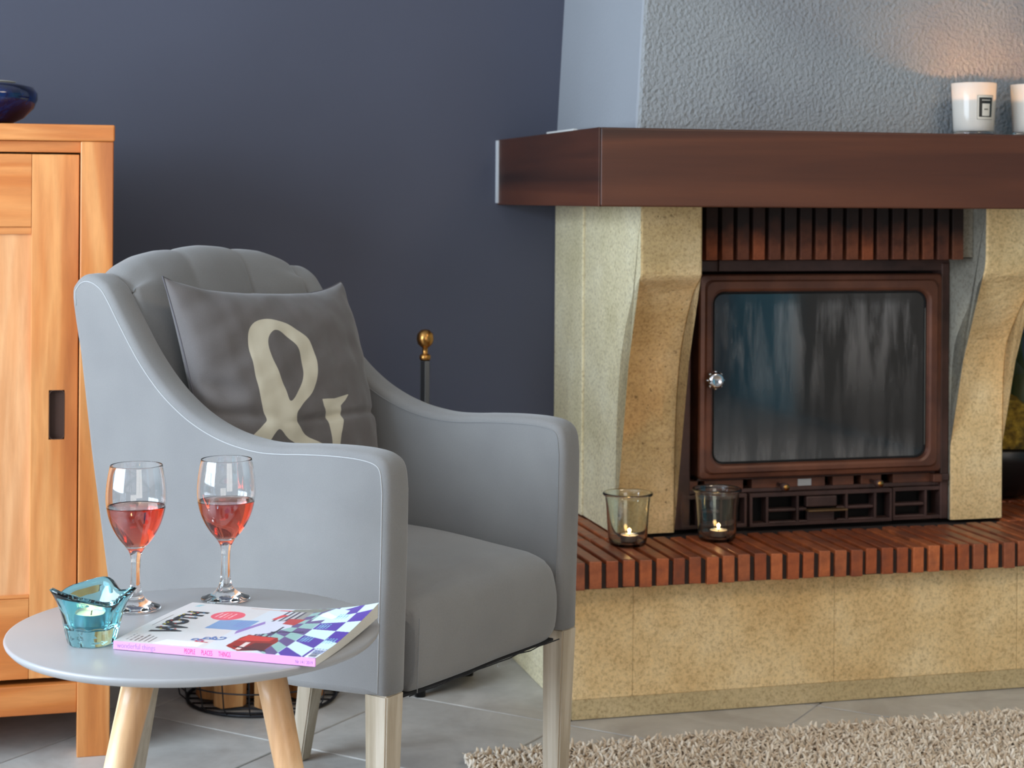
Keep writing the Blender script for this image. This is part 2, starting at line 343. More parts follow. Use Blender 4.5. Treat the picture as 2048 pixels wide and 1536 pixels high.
# ------------------------------------------------------------------ fireplace (one built body: hearth, consoles, mantel, hood)
FP = thing('fireplace', 'rustic stone fireplace with red brick hearth, brown wooden mantel and grey plaster hood', 'fireplace', 0, 0, 0)
def fbox(name, s0, s1, t0, t1, z0, z1, mt, bev=0.003, seg=2, parent=None): return box(name, s0, s1, t0, t1, z0, z1, M[mt] if isinstance(mt, str) else mt, parent or FP, bev, seg)
SE = 2.95
js = [1.04, 1.173, 1.631, 2.074, 2.53, SE]
for a, b in zip(js[:-1], js[1:]):
    fbox('stone_block', a+(.0004 if a > 1.05 else 0), b-.0004, 3.423, 3.60, .043, .2785, 'stone', .0025)
    fbox('plinth_stone', a+(.006 if a < 1.05 else .0004), b-.0004, 3.430, 3.60, 0, .0425, 'stone', .0015)
for a, b in ((3.60, 3.86), (3.86, 4.118)):
    fbox('stone_block', 1.04, 1.4, a+.0006, b, .043, .2785, 'stone_lit', .003); fbox('plinth_stone', 1.046, 1.4, a+.0006, b, 0, .0425, 'stone_lit', .002)
fbox('mortar_joint', 1.0415, SE-.01, 3.4245, 3.59, .002, .277, 'joint_stone', 0)
fbox('mortar_bed', 1.035, SE, 3.392, 4.118, .2795, .3285, 'mortar', 0)
# hearth bricks
bvar = []
for k in range(4):
    bm = bmesh.new(); add_box(bm, -.0135, .0135, 0, .224, 0, .0565, .0022, 2, jit=.0008); me = bpy.data.meshes.new('brick'); bm.to_mesh(me); bm.free(); me.materials.append(M['brick']); bvar.append(me)
pit = .0366; nb = 0
for row in range(3):
    for k in range(-1, 52):
        s = 1.078+pit*k
        if row > 0 and 1.23 < s < 2.14: continue
        if row > 0 and s > 2.9: continue
        o = link('brick', bvar[random.randrange(4)], None, FP); o.location = (s+random.uniform(-.0008, .0008), 3.385+row*.2325+random.uniform(-.003, .003)+(.112 if row and k % 2 else 0)*0, .2800+random.uniform(-.0015, .001)); o.rotation_euler = (random.uniform(-.004, .004), 0, random.uniform(-.006, .006)); nb += 1
# console stones
def console(name, s0, s1, prof, tback, mats, bev=.004):
    P = spline(prof, 5); pts = [(p[0], p[1]) for p in P]; n = len(pts)
    bm = bmesh.new(); m = 6
    def ring(s, ins):
        out = []
        for i, (t, z) in enumerate(pts):
            out.append(bm.verts.new((s, t+ins, z)))
        out.append(bm.verts.new((s, tback, pts[-1][1]))); out.append(bm.verts.new((s, tback, pts[0][1]))); return out
    rs = [ring(s0, bev), ring(s0+bev*.35, bev*.35), ring(s0+bev, 0)]+[ring(s0+(s1-s0)*q/m, 0) for q in range(1, m)]+[ring(s1-bev, 0), ring(s1-bev*.35, bev*.35), ring(s1, bev)]
    N = n+2
    for a, b in zip(rs[:-1], rs[1:]):
        for i in range(N):
            fc = bm.faces.new((a[i], a[(i+1) % N], b[(i+1) % N], b[i])); fc.material_index = 0
    f1 = bm.faces.new(rs[0]); f2 = bm.faces.new(rs[-1]); f1.material_index = 1; f2.material_index = 0
    bmesh.ops.triangulate(bm, faces=[f1, f2])
    # light irregularity of the carved front
    for v in bm.verts:
        if s0+bev < v.co.x < s1-bev: v.co.y += random.uniform(-.0008, .0008)
    me = bpy.data.meshes.new(name); bmesh.ops.recalc_face_normals(bm, faces=bm.faces[:]); bm.to_mesh(me); bm.free()
    for k in mats: me.materials.append(M[k])
    return link(name, me, None, FP)
profL = [(3.640, .338), (3.640, .47), (3.633, .60), (3.612, .72), (3.585, .79), (3.553, .845), (3.524, .885), (3.484, .916), (3.480, .94), (3.480, 1.0), (3.481, 1.068)]
profR = [(3.642, .338), (3.642, .55), (3.638, .68), (3.625, .75), (3.595, .80), (3.56, .845), (3.524, .892), (3.498, .920), (3.489, .952), (3.488, 1.0), (3.487, 1.068)]
console('console_stone', 1.205, 1.344, profL, 3.883, ['stone_brown', 'stone_lit'])
console('console_stone', 2.030, 2.166, profR, 3.883, ['stone', 'stone_grey'])
fbox('stone_block', 1.199, 1.344, 3.8845, 4.118, .338, 1.0675, 'stone_lit', .003)
fbox('stone_block', 2.030, 2.160, 3.8845, 4.118, .338, 1.0675, 'stone', .003)
# brick lintel over the stove
bm = bmesh.new(); add_box(bm, -.0138, .0138, 0, .055, 0, .1155, .0016, 2, jit=.0006); lme = bpy.data.meshes.new('lintel_brick'); bm.to_mesh(lme); bm.free(); lme.materials.append(M['brick_sooty'])
for k in range(18):
    s = 1.9935-.01-k*.0374+.002
    o = link('brick', lme, None, FP); o.location = (s, 3.535+random.uniform(-.001, .001), .9518+random.uniform(-.0005, .0005)); o.rotation_euler = (0, random.uniform(-.006, .006), 0)
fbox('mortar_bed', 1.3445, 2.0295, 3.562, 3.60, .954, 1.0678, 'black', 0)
fbox('mortar_joint', 2.001, 2.0295, 3.548, 3.575, .956, 1.0678, 'stone_grey', .001)
# firebox lining round the stove (open front)
fbox('firebox_lining', 1.3445, 2.0295, 4.03, 4.10, .338, 1.0678, 'soot', 0)
fbox('firebox_lining', 1.3445, 2.0295, 3.601, 4.03, 1.03, 1.0678, 'soot', 0)
# mantel beam
M['mantel_y'] = wood('stained_oak_return', srgb(46, 21, 11), srgb(74, 36, 20), srgb(90, 47, 27), 'Y', 0.6, 0.5, coat=0.0, stretch=0.05)
mr = box('mantel_return', 1.051, 1.0553, 3.3003, 4.119, 1.068, 1.2275, M['mantel_y'], FP, .0015)
bm = bmesh.new(); add_box(bm, 1.0554, SE, 3.30, 4.119, 1.068, 1.2275, .004, 3); mo = bobj('mantel_beam', bm, M['mantel'], FP); mo['label'] = 'dark brown stained wooden mantel beam'
fbox('trim_strip', 1.1445, 1.156, 3.79, 4.01, 1.2278, 1.2445, plain('white_filler', srgb(214, 212, 206), 0.8), .001)
# caulk line where the beam meets the wall
fbox('sealant_bead', 1.0455, 1.0512, 4.105, 4.1195, 1.072, 1.226, plain('white_sealant', srgb(196, 198, 200), 0.8), .001)
# hood
def taper(z): return 1.205+(z-1.2278)*.052
zz = [1.2278+(2.499-1.2278)*i/10 for i in range(11)]
v = []; f = []
for z in zz:
    s = taper(z); v += [(s-.003, 4.119, z), (s, 3.528, z), (s+.0025, 3.521, z), (s+.009, 3.518, z), (SE-.02, 3.518, z), (SE-.02, 4.119, z)]
for i in range(10):
    for k in range(6): f.append((i*6+k, i*6+(k+1) % 6, (i+1)*6+(k+1) % 6, (i+1)*6+k))
f += [tuple(range(6)), tuple(range(60, 66))]
M['smooth_plaster'] = paint('smooth_lit_plaster', srgb(148, 150, 154), .5, 130, .65, .0015)  # smoother left face; its window light is partly put into the paler colour
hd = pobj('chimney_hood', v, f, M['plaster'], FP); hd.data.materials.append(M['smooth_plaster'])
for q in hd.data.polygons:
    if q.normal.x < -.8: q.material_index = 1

# ------------------------------------------------------------------ stove insert
SV = thing('stove_insert', 'brown cast iron stove insert with large glass door set in the fireplace', 'stove', 0, 0, 0)
def px(x): return 1.356+(x-1355)*.001248
def sb(name, s0, s1, t0, t1, z0, z1, mt, bev=.002, parent=None): return box(name, s0, s1, t0, t1, z0, z1, M[mt], parent or SV, bev, 2)
def rloop(s0, s1, z0, z1, r, n=8):
    out = []
    for cx, cz, a0 in ((s1-r, z1-r, 0), (s0+r, z1-r, 90), (s0+r, z0+r, 180), (s1-r, z0+r, 270)):
        for k in range(n+1):
            a = math.radians(a0+90*k/n); out.append((cx+r*math.cos(a), cz+r*math.sin(a)))
    return out
def ring_obj(name, loops, mt, parent, closed=True, smooth=False):
    v = []; f = []; n = len(loops[0][0]); m = len(loops)
    for lp, t in loops: v += [(a, t, c) for a, c in lp]
    for i in range(m if closed else m-1):
        j = (i+1) % m
        for k in range(n): f.append((i*n+k, i*n+(k+1) % n, j*n+(k+1) % n, j*n+k))
    return pobj(name, v, f, M[mt], parent, smooth=smooth)
# outer frame posts and header
sb('frame', 1.348, 1.386, 3.655, 3.70, .339, .925, 'iron_dark', .003)
sb('frame', 2.008, 2.029, 3.652, 3.70, .339, .940, 'iron_dark', .003)
sb('frame', 1.348, 1.46, 3.665, 3.72, .920, .946, 'iron_dark', .002)
sb('frame', 1.452, 2.029, 3.655, 3.72, .921, .9475, 'iron_dark', .002)
sb('frame', 1.36, 2.029, 3.66, 3.70, .418, .4265, 'iron_dark', .001)
# control strip with slots: pieces between slots
zs0, zs1 = .4265, .4475
cuts = [(1462, 1483), (1500, 1542), (1566, 1590), (1617, 1645), (1661, 1668), (1676, 1703), (1718, 1730), (1748, 1759), (1783, 1812)]
sb('control_strip', 1.36, px(1395), 3.660, 3.69, zs0, zs1, 'iron_red', .001); sb('control_strip', px(1408), px(1483), 3.660, 3.69, zs0, zs1, 'iron_red', .001)
for a, b in [(1500, 1645), (1661, 1703), (1718, 1759), (1783, 1870)]: sb('control_strip', px(a), px(b), 3.660, 3.69, zs0, zs1, 'iron_red', .001)
sb('strip_rail', px(1395), 2.0, 3.664, 3.69, .4467, .4515, 'iron_dark', .0005)
sb('hinge_block', px(1858), px(1876), 3.64, 3.665, .428, .4465, 'iron_red', .002); sb('hinge_block', px(1878), px(1892), 3.645, 3.665, .430, .4465, 'iron_dark', .002)
def lath(name, prof, s, t, z, mt, parent, n=24):     # a lathe whose axis points out of the wall
    v, f = lathe(prof, n); v = [(s+x, t-zz_, z+y) for x, y, zz_ in v]; return pobj(name, v, f, M[mt] if isinstance(mt, str) else mt, parent, smooth=True)
for xx in (1548, 1735):
    k = lath('air_knob', [(0, .0), (.004, 0), (.004, .03), (.0088, .031), (.0092, .034), (.0092, .046), (.008, .048), (0, .0485)], px(xx)+.004, 3.66, .434, 'iron_dark', SV)
    lath('knob_cap', [(0, .0487), (.0068, .0487), (.0068, .0497), (0, .0503)], px(xx)+.004, 3.66, .434, 'brass', k)
lp = sb('maker_plate', px(1590), px(1617), 3.6575, 3.6602, .4285, .4445, 'alu', .0004); lp['label'] = 'small shiny metal plate'
# body behind
sb('stove_body', 1.352, 2.026, 3.78, 4.02, .339, .945, 'soot', 0)
sb('stove_body', 1.352, 1.43, 3.70, 3.78, .452, .93, 'soot', 0); sb('stove_body', 1.967, 2.026, 3.70, 3.78, .452, .93, 'soot', 0)
# door
D0, D1, DZ0, DZ1 = 1.399, 2.003, .4535, .915
G0, G1, GZ0, GZ1 = 1.4325, 1.9645, .4865, .8755
door = ring_obj('door', [(rloop(D0, D1, DZ0, DZ1, .010), 3.69), (rloop(D0, D1, DZ0, DZ1, .010), 3.642), (rloop(D0+.003, D1-.003, DZ0+.003, DZ1-.003, .010), 3.638),
    (rloop(D0+.012, D1-.012, DZ0+.012, DZ1-.012, .016), 3.636), (rloop(D0+.016, D1-.016, DZ0+.016, DZ1-.016, .02), 3.632), (rloop(G0-.008, G1+.008, GZ0-.008, GZ1+.008, .032), 3.632),
    (rloop(G0-.003, G1+.003, GZ0-.003, GZ1+.003, .029), 3.635), (rloop(G0, G1, GZ0, GZ1, .027), 3.642), (rloop(G0, G1, GZ0, GZ1, .027), 3.69)], 'iron_red', SV)
door['label'] = 'rust brown iron door with rounded window'
def stoveglass():
    x = NT('smoked_stove_glass'); v = x.coord((1, 1, 0.13)); g = x.coord(); a = x.noise(v, 24, 4, 0.6, 0.3); b = x.noise(g, 5, 3)
    sp = x.n('ShaderNodeSeparateXYZ'); x.l(g, sp.inputs[0])
    zt = x.ramp(sp.outputs[2], [(0.50, (0.5, 0.5, 0.5, 1)), (0.56, (0.1, 0.1, 0.1, 1)), (0.62, (0.15, 0.15, 0.15, 1)), (0.84, (1, 1, 1, 1)), (0.86, (0.25, 0.25, 0.25, 1))])
    st = x.mix(1.0, x.ramp(a, [(0.44, (0, 0, 0, 1)), (0.62, (1, 1, 1, 1))]), zt, 'MULTIPLY')
    c = x.mix(st, srgb(20, 19, 20), srgb(112, 108, 106)); x.l(c, x.b.inputs['Base Color'])
    x.set(Roughness=0.06, IOR=1.75, Specular_IOR_Level=0.75); return x.m
pane = sb('glass_pane', G0-.004, G1+.004, 3.6455, 3.6495, GZ0-.004, GZ1+.004, 'black', 0, door); pane.data.materials.clear(); pane.data.materials.append(stoveglass()); pane['label'] = 'smoked glass pane streaked with soot'
tube('glass_seal', [(a, 3.6445, c) for a, c in rloop(G0+.003, G1-.003, GZ0+.003, GZ1-.003, .024)], .0022, M['black'], door, 6, True)
sb('glass_clip', G1-.0045, G1-.0015, 3.642, 3.645, GZ0+.03, GZ1-.04, 'steel', .0005, door)
kn = lath('door_knob', [(0, 0), (.006, 0), (.006, .018), (.014, .020), (.0185, .024), (.0195, .029), (.0175, .035), (.012, .039), (.0095, .0375), (.0, .036)], 1.4255, 3.634, .681, 'chrome', door, 28); kn['label'] = 'round chrome spoked knob'
for k in range(8):
    a = k*math.pi/4; sb2 = lath('knob_rib', [(0, .02), (.0035, .021), (.0042, .026), (.003, .031), (0, .033)], 1.4255+.0185*math.cos(a), 3.634, .681+.0185*math.sin(a), 'chrome', kn, 8)
# left side hinge rod
tube('latch_rod', [(1.378, 3.645, .845), (1.382, 3.640, .81), (1.376, 3.642, .775)], .006, M['iron_dark'], SV, 8)
lath('latch_rod', [(0, 0), (.009, 0), (.009, .012), (0, .013)], 1.374, 3.655, .775, 'iron_red', SV, 16)
# ash drawer and vents
DZ = (.3405, .4165)
sb('vent_frame', px(1354), px(1362), 3.655, 3.70, *DZ, 'iron_dark', .001); sb('vent_frame', 2.0095, 2.029, 3.655, 3.70, *DZ, 'iron_dark', .001)
sb('vent_backing', 1.35, 2.028, 3.705, 3.715, .339, .42, 'black', 0)
def vent(name, s0, s1, t, dv, louv, label=None):
    fr = bmesh.new(); w = .006
    add_box(fr, s0, s1, t, t+.03, DZ[0], DZ[0]+.008, .001); add_box(fr, s0, s1, t, t+.03, DZ[1]-.009, DZ[1], .001)
    add_box(fr, s0, s0+w, t, t+.03, DZ[0]+.008, DZ[1]-.009, .001); add_box(fr, s1-w, s1, t, t+.03, DZ[0]+.008, DZ[1]-.009, .001)
    o = bobj(name, fr, M['iron_dark'], SV)
    for d in dv: box('divider', d-.003, d+.003, t+.001, t+.03, DZ[0]+.008, DZ[1]-.009, M['iron_dark'], o, .0008)
    for a, b in louv:
        bm = bmesh.new(); add_box(bm, a, b, t+.002, t+.022, .3735, .3795, .002); box('louvre', a, b, t+.002, t+.022, .3725, .3795, M['iron_dark'], o, .002); bm.free()
        box('louvre', a, b, t-.001, t+.012, .3455, .3515, M['iron_dark'], o, .002)
    if label: o['label'] = label
    return o
dr = vent('ash_drawer', px(1493), px(1777), 3.648, [px(1527), px(1587), px(1685), px(1743)], [(px(1530), px(1584)), (px(1688), px(1740)), (px(1590), px(1606)), (px(1665), px(1682))], 'ash drawer front with open vents')
hp = box('handle', px(1603), px(1664), 3.645, 3.662, .381, .4055, M['iron_dark'], dr, .003)
box('handle', px(1601), px(1680), 3.628, 3.650, .3725, .3768, plain('worn_bronze_edge', srgb(120, 92, 62), .4, .6), dr, .0018)
box('handle', px(1606), px(1660), 3.648, 3.66, .348, .371, M['iron_dark'], dr, .002)
vent('vent_grille', px(1781), px(1893), 3.654, [px(1849)], [(px(1784), px(1846))])
vent('vent_grille', px(1364), px(1489), 3.654, [px(1392), px(1440)], [(px(1395), px(1437))])

# ------------------------------------------------------------------ cabinet
CB = thing('cabinet', 'orange-brown solid wood cabinet with sliding panel doors against the dark wall', 'cabinet', 0, 0, 0)
def cb(name, s0, s1, t0, t1, z0, z1, mt, bev=.002, parent=None): return box(name, s0, s1, t0, t1, z0, z1, M[mt], parent or CB, bev, 2)
C0, C1, CT = -1.05, .107, 3.423
cb('top', C0-.003, C1+.002, CT-.002, 3.90, 1.1875, 1.2195, 'teak_h', .003)
for a in (C0, C1-.062):
    cb('post', a, a+.062, CT, CT+.062, 0, 1.187, 'teak_v', .002); cb('post', a, a+.062, 3.836, 3.898, 0, 1.187, 'teak_v', .002)
cb('side_panel', C1-.03, C1-.008, CT+.062, 3.836, .10, 1.187, 'teak_v', .001); cb('side_panel', C0+.008, C0+.03, CT+.062, 3.836, .10, 1.187, 'teak_v', .001)
cb('back_panel', C0+.03, C1-.03, 3.87, 3.885, .10, 1.187, 'teak_panel', 0)
cb('apron', C0+.062, C1-.062, CT+.012, CT+.035, 1.1655, 1.187, 'teak_h', .001)
cb('bottom_rail', C0+.062, C1-.062, CT+.004, CT+.026, .0865, .1435, 'teak_h', .002)
cb('bottom_board', C0+.03, C1-.03, CT+.03, 3.87, .12, .14, 'teak_h', .001)
def door(s0, s1, hand, t=CT+.010):
    fr = cb('door', s0+.088, s1-.088, t, t+.022, 1.022, 1.1615, 'teak_h', .001)
    cb('door_rail', s0+.088, s1-.088, t, t+.022, .155, .309, 'teak_h', .001, fr)
    cb('door_ledge', s0+.088, s1-.088, t+.004, t+.02, 1.008, 1.0215, 'teak_h', .0006, fr); cb('door_ledge', s0+.088, s1-.088, t+.004, t+.02, .3095, .3155, 'teak_h', .0006, fr)
    for a, b, h in ((s0, s0+.0875, hand < 0), (s1-.0875, s1, hand > 0)):
        bm = bmesh.new()
        if h:
            m = (a+b)/2+(.005 if hand > 0 else -.005); h0, h1 = m-.0145, m+.0145
            add_box(bm, a, h0, t, t+.022, .155, 1.1615, .0008, 1); add_box(bm, h1, b, t, t+.022, .155, 1.1615, .0008, 1)
            add_box(bm, h0-.001, h1+.001, t, t+.022, .155, .613, 0); add_box(bm, h0-.001, h1+.001, t, t+.022, .708, 1.1615, 0)
            st = bobj('door_stile', bm, M['teak_v'], fr)
            ring_obj('handle', [(rloop(h0, h1, .613, .708, .008), t-.0002), (rloop(h0, h1, .613, .708, .008), t+.016), (rloop(h0+.001, h1-.001, .614, .707, .008), t+.016), (rloop(h0+.001, h1-.001, .614, .707, .008), t-.0002)], 'handle_dark', st)
            box('handle_recess', h0-.001, h1+.001, t+.012, t+.018, .612, .709, M['handle_dark'], fr, 0)
            # small fillers for the square cut corners
        else:
            add_box(bm, a, b, t, t+.022, .155, 1.1615, .0015, 1); bobj('door_stile', bm, M['teak_v'], fr)
    cb('door_panel', s0+.080, s1-.080, t+.009, t+.017, .30, 1.03, 'teak_panel', 0, fr)
M['handle_dark'] = plain('dark_recess_wood', srgb(70, 42, 28), 0.6)
door(-.4475, .0425, 1); door(-.986, -.4495, -1, CT+.036)

# ------------------------------------------------------------------ armchair
CHA = (-.190, 2.58); phi = math.radians(55.8)
CH = thing('armchair', 'grey upholstered armchair with sloping wings and washed wooden legs', 'armchair', rot=phi, loc=Vector((CHA[0], CHA[1], 0)))
out0 = [(-.004, .3345), (-.010, .56), (-.011, .64), (-.006, .675), (.010, .692), (.045, .6985), (.10, .699), (.16, .696), (.205, .6925), (.25, .6915), (.30, .697), (.34, .706), (.38, .720), (.42, .740), (.466, .772),
        (.513, .818), (.56, .878), (.585, .912), (.604, .933), (.63, .946), (.655, .9475), (.676, .936), (.687, .908), (.667, .815), (.638, .645), (.597, .439), (.582, .322), (.38, .318), (.175, .3205), (.034, .3305)]
def outline():
    top = spline(out0[2:24], 5); bot = [np.array(p) for p in out0[24:]]
    dense = [np.array(out0[0]), np.array((-.007, .45)), np.array(out0[1])]+top
    for a, b in zip(bot[:-1], bot[1:]): dense += [a*(1-k/4)+b*k/4 for k in range(4)]
    return dense+[bot[-1]]
OL = outline(); NO = len(OL)
def inset(d):
    out = []
    for i in range(NO):
        a, b = OL[i-1], OL[(i+1) % NO]; tg = b-a; L = np.hypot(*tg); tg = tg/(L+1e-9); nrm = np.array((tg[1], -tg[0]))
        out.append(OL[i]+nrm*d)
    return out
def wing(x0, th=.056):
    r = .012; prof = [(0, r+.002), (0, r), (.0016, r*.55), (.0045, r*.22), (r*.8, .0), (th/2, -.001), (th-r*.8, 0), (th-.0045, r*.22), (th-.0016, r*.55), (th, r), (th, r+.002)]
    v = []; f = []
    for dx, ins in prof: v += [(x0+dx, p[0], p[1]) for p in inset(ins)]
    for k in range(len(prof)-1):
        for i in range(NO): f.append((k*NO+i, k*NO+(i+1) % NO, (k+1)*NO+(i+1) % NO, (k+1)*NO+i))
    f += [tuple(range(NO)), tuple(range((len(prof)-1)*NO, len(prof)*NO))]
    bm = bmesh.new(); me = bpy.data.meshes.new('arm_wing'); me.from_pydata(v, [], f); bm.from_mesh(me)
    bmesh.ops.triangulate(bm, faces=[q for q in bm.faces if len(q.verts) > 4]); bpy.data.meshes.remove(me)
    o = bobj('side_wing', bm, M['chair'], CH, smooth=True)
    for q in o.data.polygons:
        if abs(q.normal.x) > .999: q.use_smooth = False
    for dx, s_ in ((-.0003, 1), (th+.0003, -1)):
        P = inset(r+.0005); n0 = 0; n1 = [i for i in range(NO) if OL[i][0] > .66 and OL[i][1] < .88][0]
        bm = bmesh.new(); add_tube(bm, [(x0+dx, p[0], p[1]) for p in P[n0:n1]], .0009, 5); bobj('seam', bm, M['thread'] if s_ > 0 and x0 < .1 else M['thread_dark'], o, smooth=True)
    return o
CWD = .546
wing(0); wing(CWD-.056)
# seat
w0, w1 = .0575, CWD-.0575; NU = 40
sp = spline([(.004, .3235), (-.008, .345), (-.0135, .39), (-.012, .43), (-.004, .455), (.014, .470), (.05, .480), (.12, .4865), (.25, .492), (.40, .490), (.54, .480)], 4)
v = []; nv = len(sp)+2
for i in range(NU+1):
    k = -1+2*i/NU; x = w0+(w1-w0)*i/NU; e = abs(k)**7
    dx = -(.010*abs(k)**14)*math.copysign(1, k); gap = .009 if i == 0 else .004 if i == 1 else 0
    v.append((x+dx*.3+gap, .12, .3235))
    for j, p in enumerate(sp):
        wob = .0022*math.sin(3.1*k+j*.35)+.0015*math.sin(7*k-j*.5)
        zt = p[1]-(.020*e if p[1] > .44 else .020*e*max(0, (p[1]-.40)/.04) if p[1] > .40 else 0)
        v.append((x+dx*(1 if p[1] < .47 else .3)+(gap if p[1] < .462 else 0), p[0]+(.010*e if p[0] < .05 else 0)+wob*.5, zt+(wob if p[0] > .02 else 0)+.004*(1-k*k)*(1 if p[0] > .03 else .3)))
    v.append((x, .54, .3235))
f = grid_faces(NU+1, nv)+[tuple(range(nv)), tuple(range(NU*nv, (NU+1)*nv))]
bm = bmesh.new(); me = bpy.data.meshes.new('seat'); me.from_pydata(v, [], f); bm.from_mesh(me); bmesh.ops.triangulate(bm, faces=[q for q in bm.faces if len(q.verts) > 4]); bpy.data.meshes.remove(me)
seat = bobj('seat', bm, M['chair'], CH, smooth=True)
tube('seam', [(w0+.0165, -.0115+.004*math.sin(z*9), z) for z in np.linspace(.326, .44, 12)], .0008, M['thread_dark'], seat, 5)
box('lining', .062, .484, .006, .55, .3185, .3228, M['lining'], CH, .001)
tube('lining_edge', [(.062+(.42)*k/14, -.005+.002*math.sin(k*2.1), .3228+.0008*math.sin(k*3.3)) for k in range(15)], .0011, M['lining'], CH, 6)
# backrest cushion with channels
def arch(w):
    xs = [.03, .074, .111, .16, .21, .265, .337, .42, .49, .527]; zs = [.944, .968, .981, .990, .995, .997, .994, .984, .968, .955]
    return float(np.interp(w, xs, zs))
NW = 72; seams = [.052, .203, .347, .494]; path0 = [(.44, .455), (.462, .56), (.492, .67), (.527, .78), (.558, .865), (.582, .925)]
v = []; cols = 0
for i in range(NW+1):
    w = .052+(.494-.052)*i/NW; zt = arch(w)-.004
    P = spline(path0+[(.600, zt-.028), (.622, zt-.007), (.648, zt), (.672, zt-.009), (.686, zt-.040), (.680, .86), (.655, .74), (.615, .52), (.58, .36)], 5)
    k = [j for j in range(3) if seams[j] <= w+1e-9 <= seams[j+1]+1e-6][0]; q = (w-seams[k])/(seams[k+1]-seams[k]); q = min(max(q, 0), 1)
    lobe = (max(0, math.sin(math.pi*q)))**.28-1
    P = np.array(P); T = np.gradient(P, axis=0); T /= np.linalg.norm(T, axis=1)[:, None]; Nn = np.stack([-T[:, 1], T[:, 0]], 1)
    fr = np.interp(np.arange(len(P)), [0, 30, 44, 52, len(P)], [1, 1, .9, 0, 0]); amp = .010*fr*lobe
    endd = -.016*(1 if q < 1e-6 and k == 0 else 0)
    P = P-Nn*0; P = P+(-Nn)*0+np.stack([Nn[:, 0], Nn[:, 1]], 1)*(amp)[:, None]
    v += [(w, a, b) for a, b in P]; cols = len(P)
f = grid_faces(NW+1, cols)+[tuple(range(cols)), tuple(range(NW*cols, (NW+1)*cols))]
bm = bmesh.new(); me = bpy.data.meshes.new('backrest'); me.from_pydata(v, [], f); bm.from_mesh(me); bmesh.ops.triangulate(bm, faces=[q for q in bm.faces if len(q.verts) > 4]); bpy.data.meshes.remove(me)
bk = bobj('backrest', bm, M['chair'], CH, smooth=True)
# legs
def leg(name, x0, y0, w, top, foot, wf, z1, mt, parent):
    v = []; dx, dy = foot
    for (cx, cy, cw, z) in ((x0+dx, y0+dy, wf, 0.0005), (x0, y0, w, z1)):
        v += [(cx-cw/2, cy-cw/2, z), (cx+cw/2, cy-cw/2, z), (cx+cw/2, cy+cw/2, z), (cx-cw/2, cy+cw/2, z)]
    bm = bmesh.new(); vs = [bm.verts.new(p) for p in v]
    for q in ((0, 1, 2, 3), (4, 5, 6, 7), (0, 1, 5, 4), (1, 2, 6, 5), (2, 3, 7, 6), (3, 0, 4, 7)): bm.faces.new([vs[k] for k in q])
    bmesh.ops.bevel(bm, geom=bm.edges[:], offset=.0025, segments=2, affect='EDGES'); return bobj(name, bm, mt, parent)
leg('leg', .0265, .016, .043, 0, (.003, .006), .032, .335, M['washed'], CH)
lg = leg('leg', CWD-.0275, .016, .043, 0, (-.003, .006), .032, .335, M['washed'], CH)
for q in lg.data.vertices: q.co.z = .0082+q.co.z*(.335-.0082)/.335
leg('leg', .030, .525, .046, 0, (.004, .060), .030, .33, M['washed'], CH)
leg('leg', CWD-.046, .540, .046, 0, (-.003, .052), .028, .33, M['washed'], CH)
tube('loose_thread', [(.30+.004*math.cos(a), -.006, .3195+.004*math.sin(a)) for a in np.linspace(1.2, 6, 10)], .0006, M['thread'], CH, 5)

# ------------------------------------------------------------------ cushion with ampersand
PO = Vector((CHA[0], CHA[1], 0)); E1 = Vector((math.cos(phi), math.sin(phi), 0)); E2 = Vector((-math.sin(phi), math.cos(phi), 0))
dvy, dvz = .14/.4808, .46/.4808
NP = 190; U0, U1, V0, V1 = .062, .510, .018, .468
outer = [(.234, .402), (.205, .398), (.184, .383), (.174, .363), (.17, .329), (.169, .288), (.169, .25), (.175, .229), (.16, .219), (.135, .205), (.11, .185), (.10, .15), (.115, .11), (.16, .085), (.215, .085), (.26, .11), (.29, .14), (.31, .11), (.36, .09), (.37, .12), (.325, .155), (.298, .17), (.261, .192), (.243, .224), (.262, .241), (.3, .262), (.32, .285), (.332, .317), (.331, .349), (.318, .368), (.288, .388), (.26, .398)]
inner = [(.244, .38), (.226, .37), (.217, .353), (.217, .332), (.224, .307), (.232, .275), (.237, .252), (.265, .269), (.283, .288), (.292, .313), (.291, .341), (.279, .36), (.263, .375)]
inner2 = [(.193, .208), (.165, .185), (.15, .155), (.16, .125), (.19, .115), (.225, .125), (.25, .15), (.235, .175), (.214, .189)]
flag = [(.322, .248), (.358, .246), (.409, .251), (.395, .241), (.375, .232), (.369, .206), (.355, .182), (.346, .15), (.323, .15), (.328, .189), (.33, .218), (.322, .235)]
sm_ = lambda P: [tuple(q) for q in spline(P, 4, True)]
outer = sm_(outer); inner = sm_(inner); inner2 = sm_(inner2)
def sdf(poly, X, Y):
    P = np.array(poly); d = np.full(X.shape, 1e9); ins = np.zeros(X.shape, bool)
    for a, b in zip(P, np.roll(P, -1, 0)):
        e = b-a; w_ = ((X-a[0])*e[0]+(Y-a[1])*e[1])/(e@e+1e-12); w_ = np.clip(w_, 0, 1)
        d = np.minimum(d, np.hypot(X-a[0]-w_*e[0], Y-a[1]-w_*e[1]))
        c = ((a[1] <= Y) & (b[1] > Y)) | ((b[1] <= Y) & (a[1] > Y))
        with np.errstate(divide='ignore', invalid='ignore'): xi = a[0]+(Y-a[1])/(b[1]-a[1]+1e-12)*e[0]
        ins ^= c & (X < xi)
    return np.where(ins, d, -d)
gu, gv = np.meshgrid(np.linspace(-1, 1, NP), np.linspace(-1, 1, NP), indexing='ij')
pin = .04; uu = gu*(1-pin*(1-gv**2)); vv_ = gv*(1-.045*(1-gu**2))
cor = (np.abs(gu)*np.abs(gv))**5
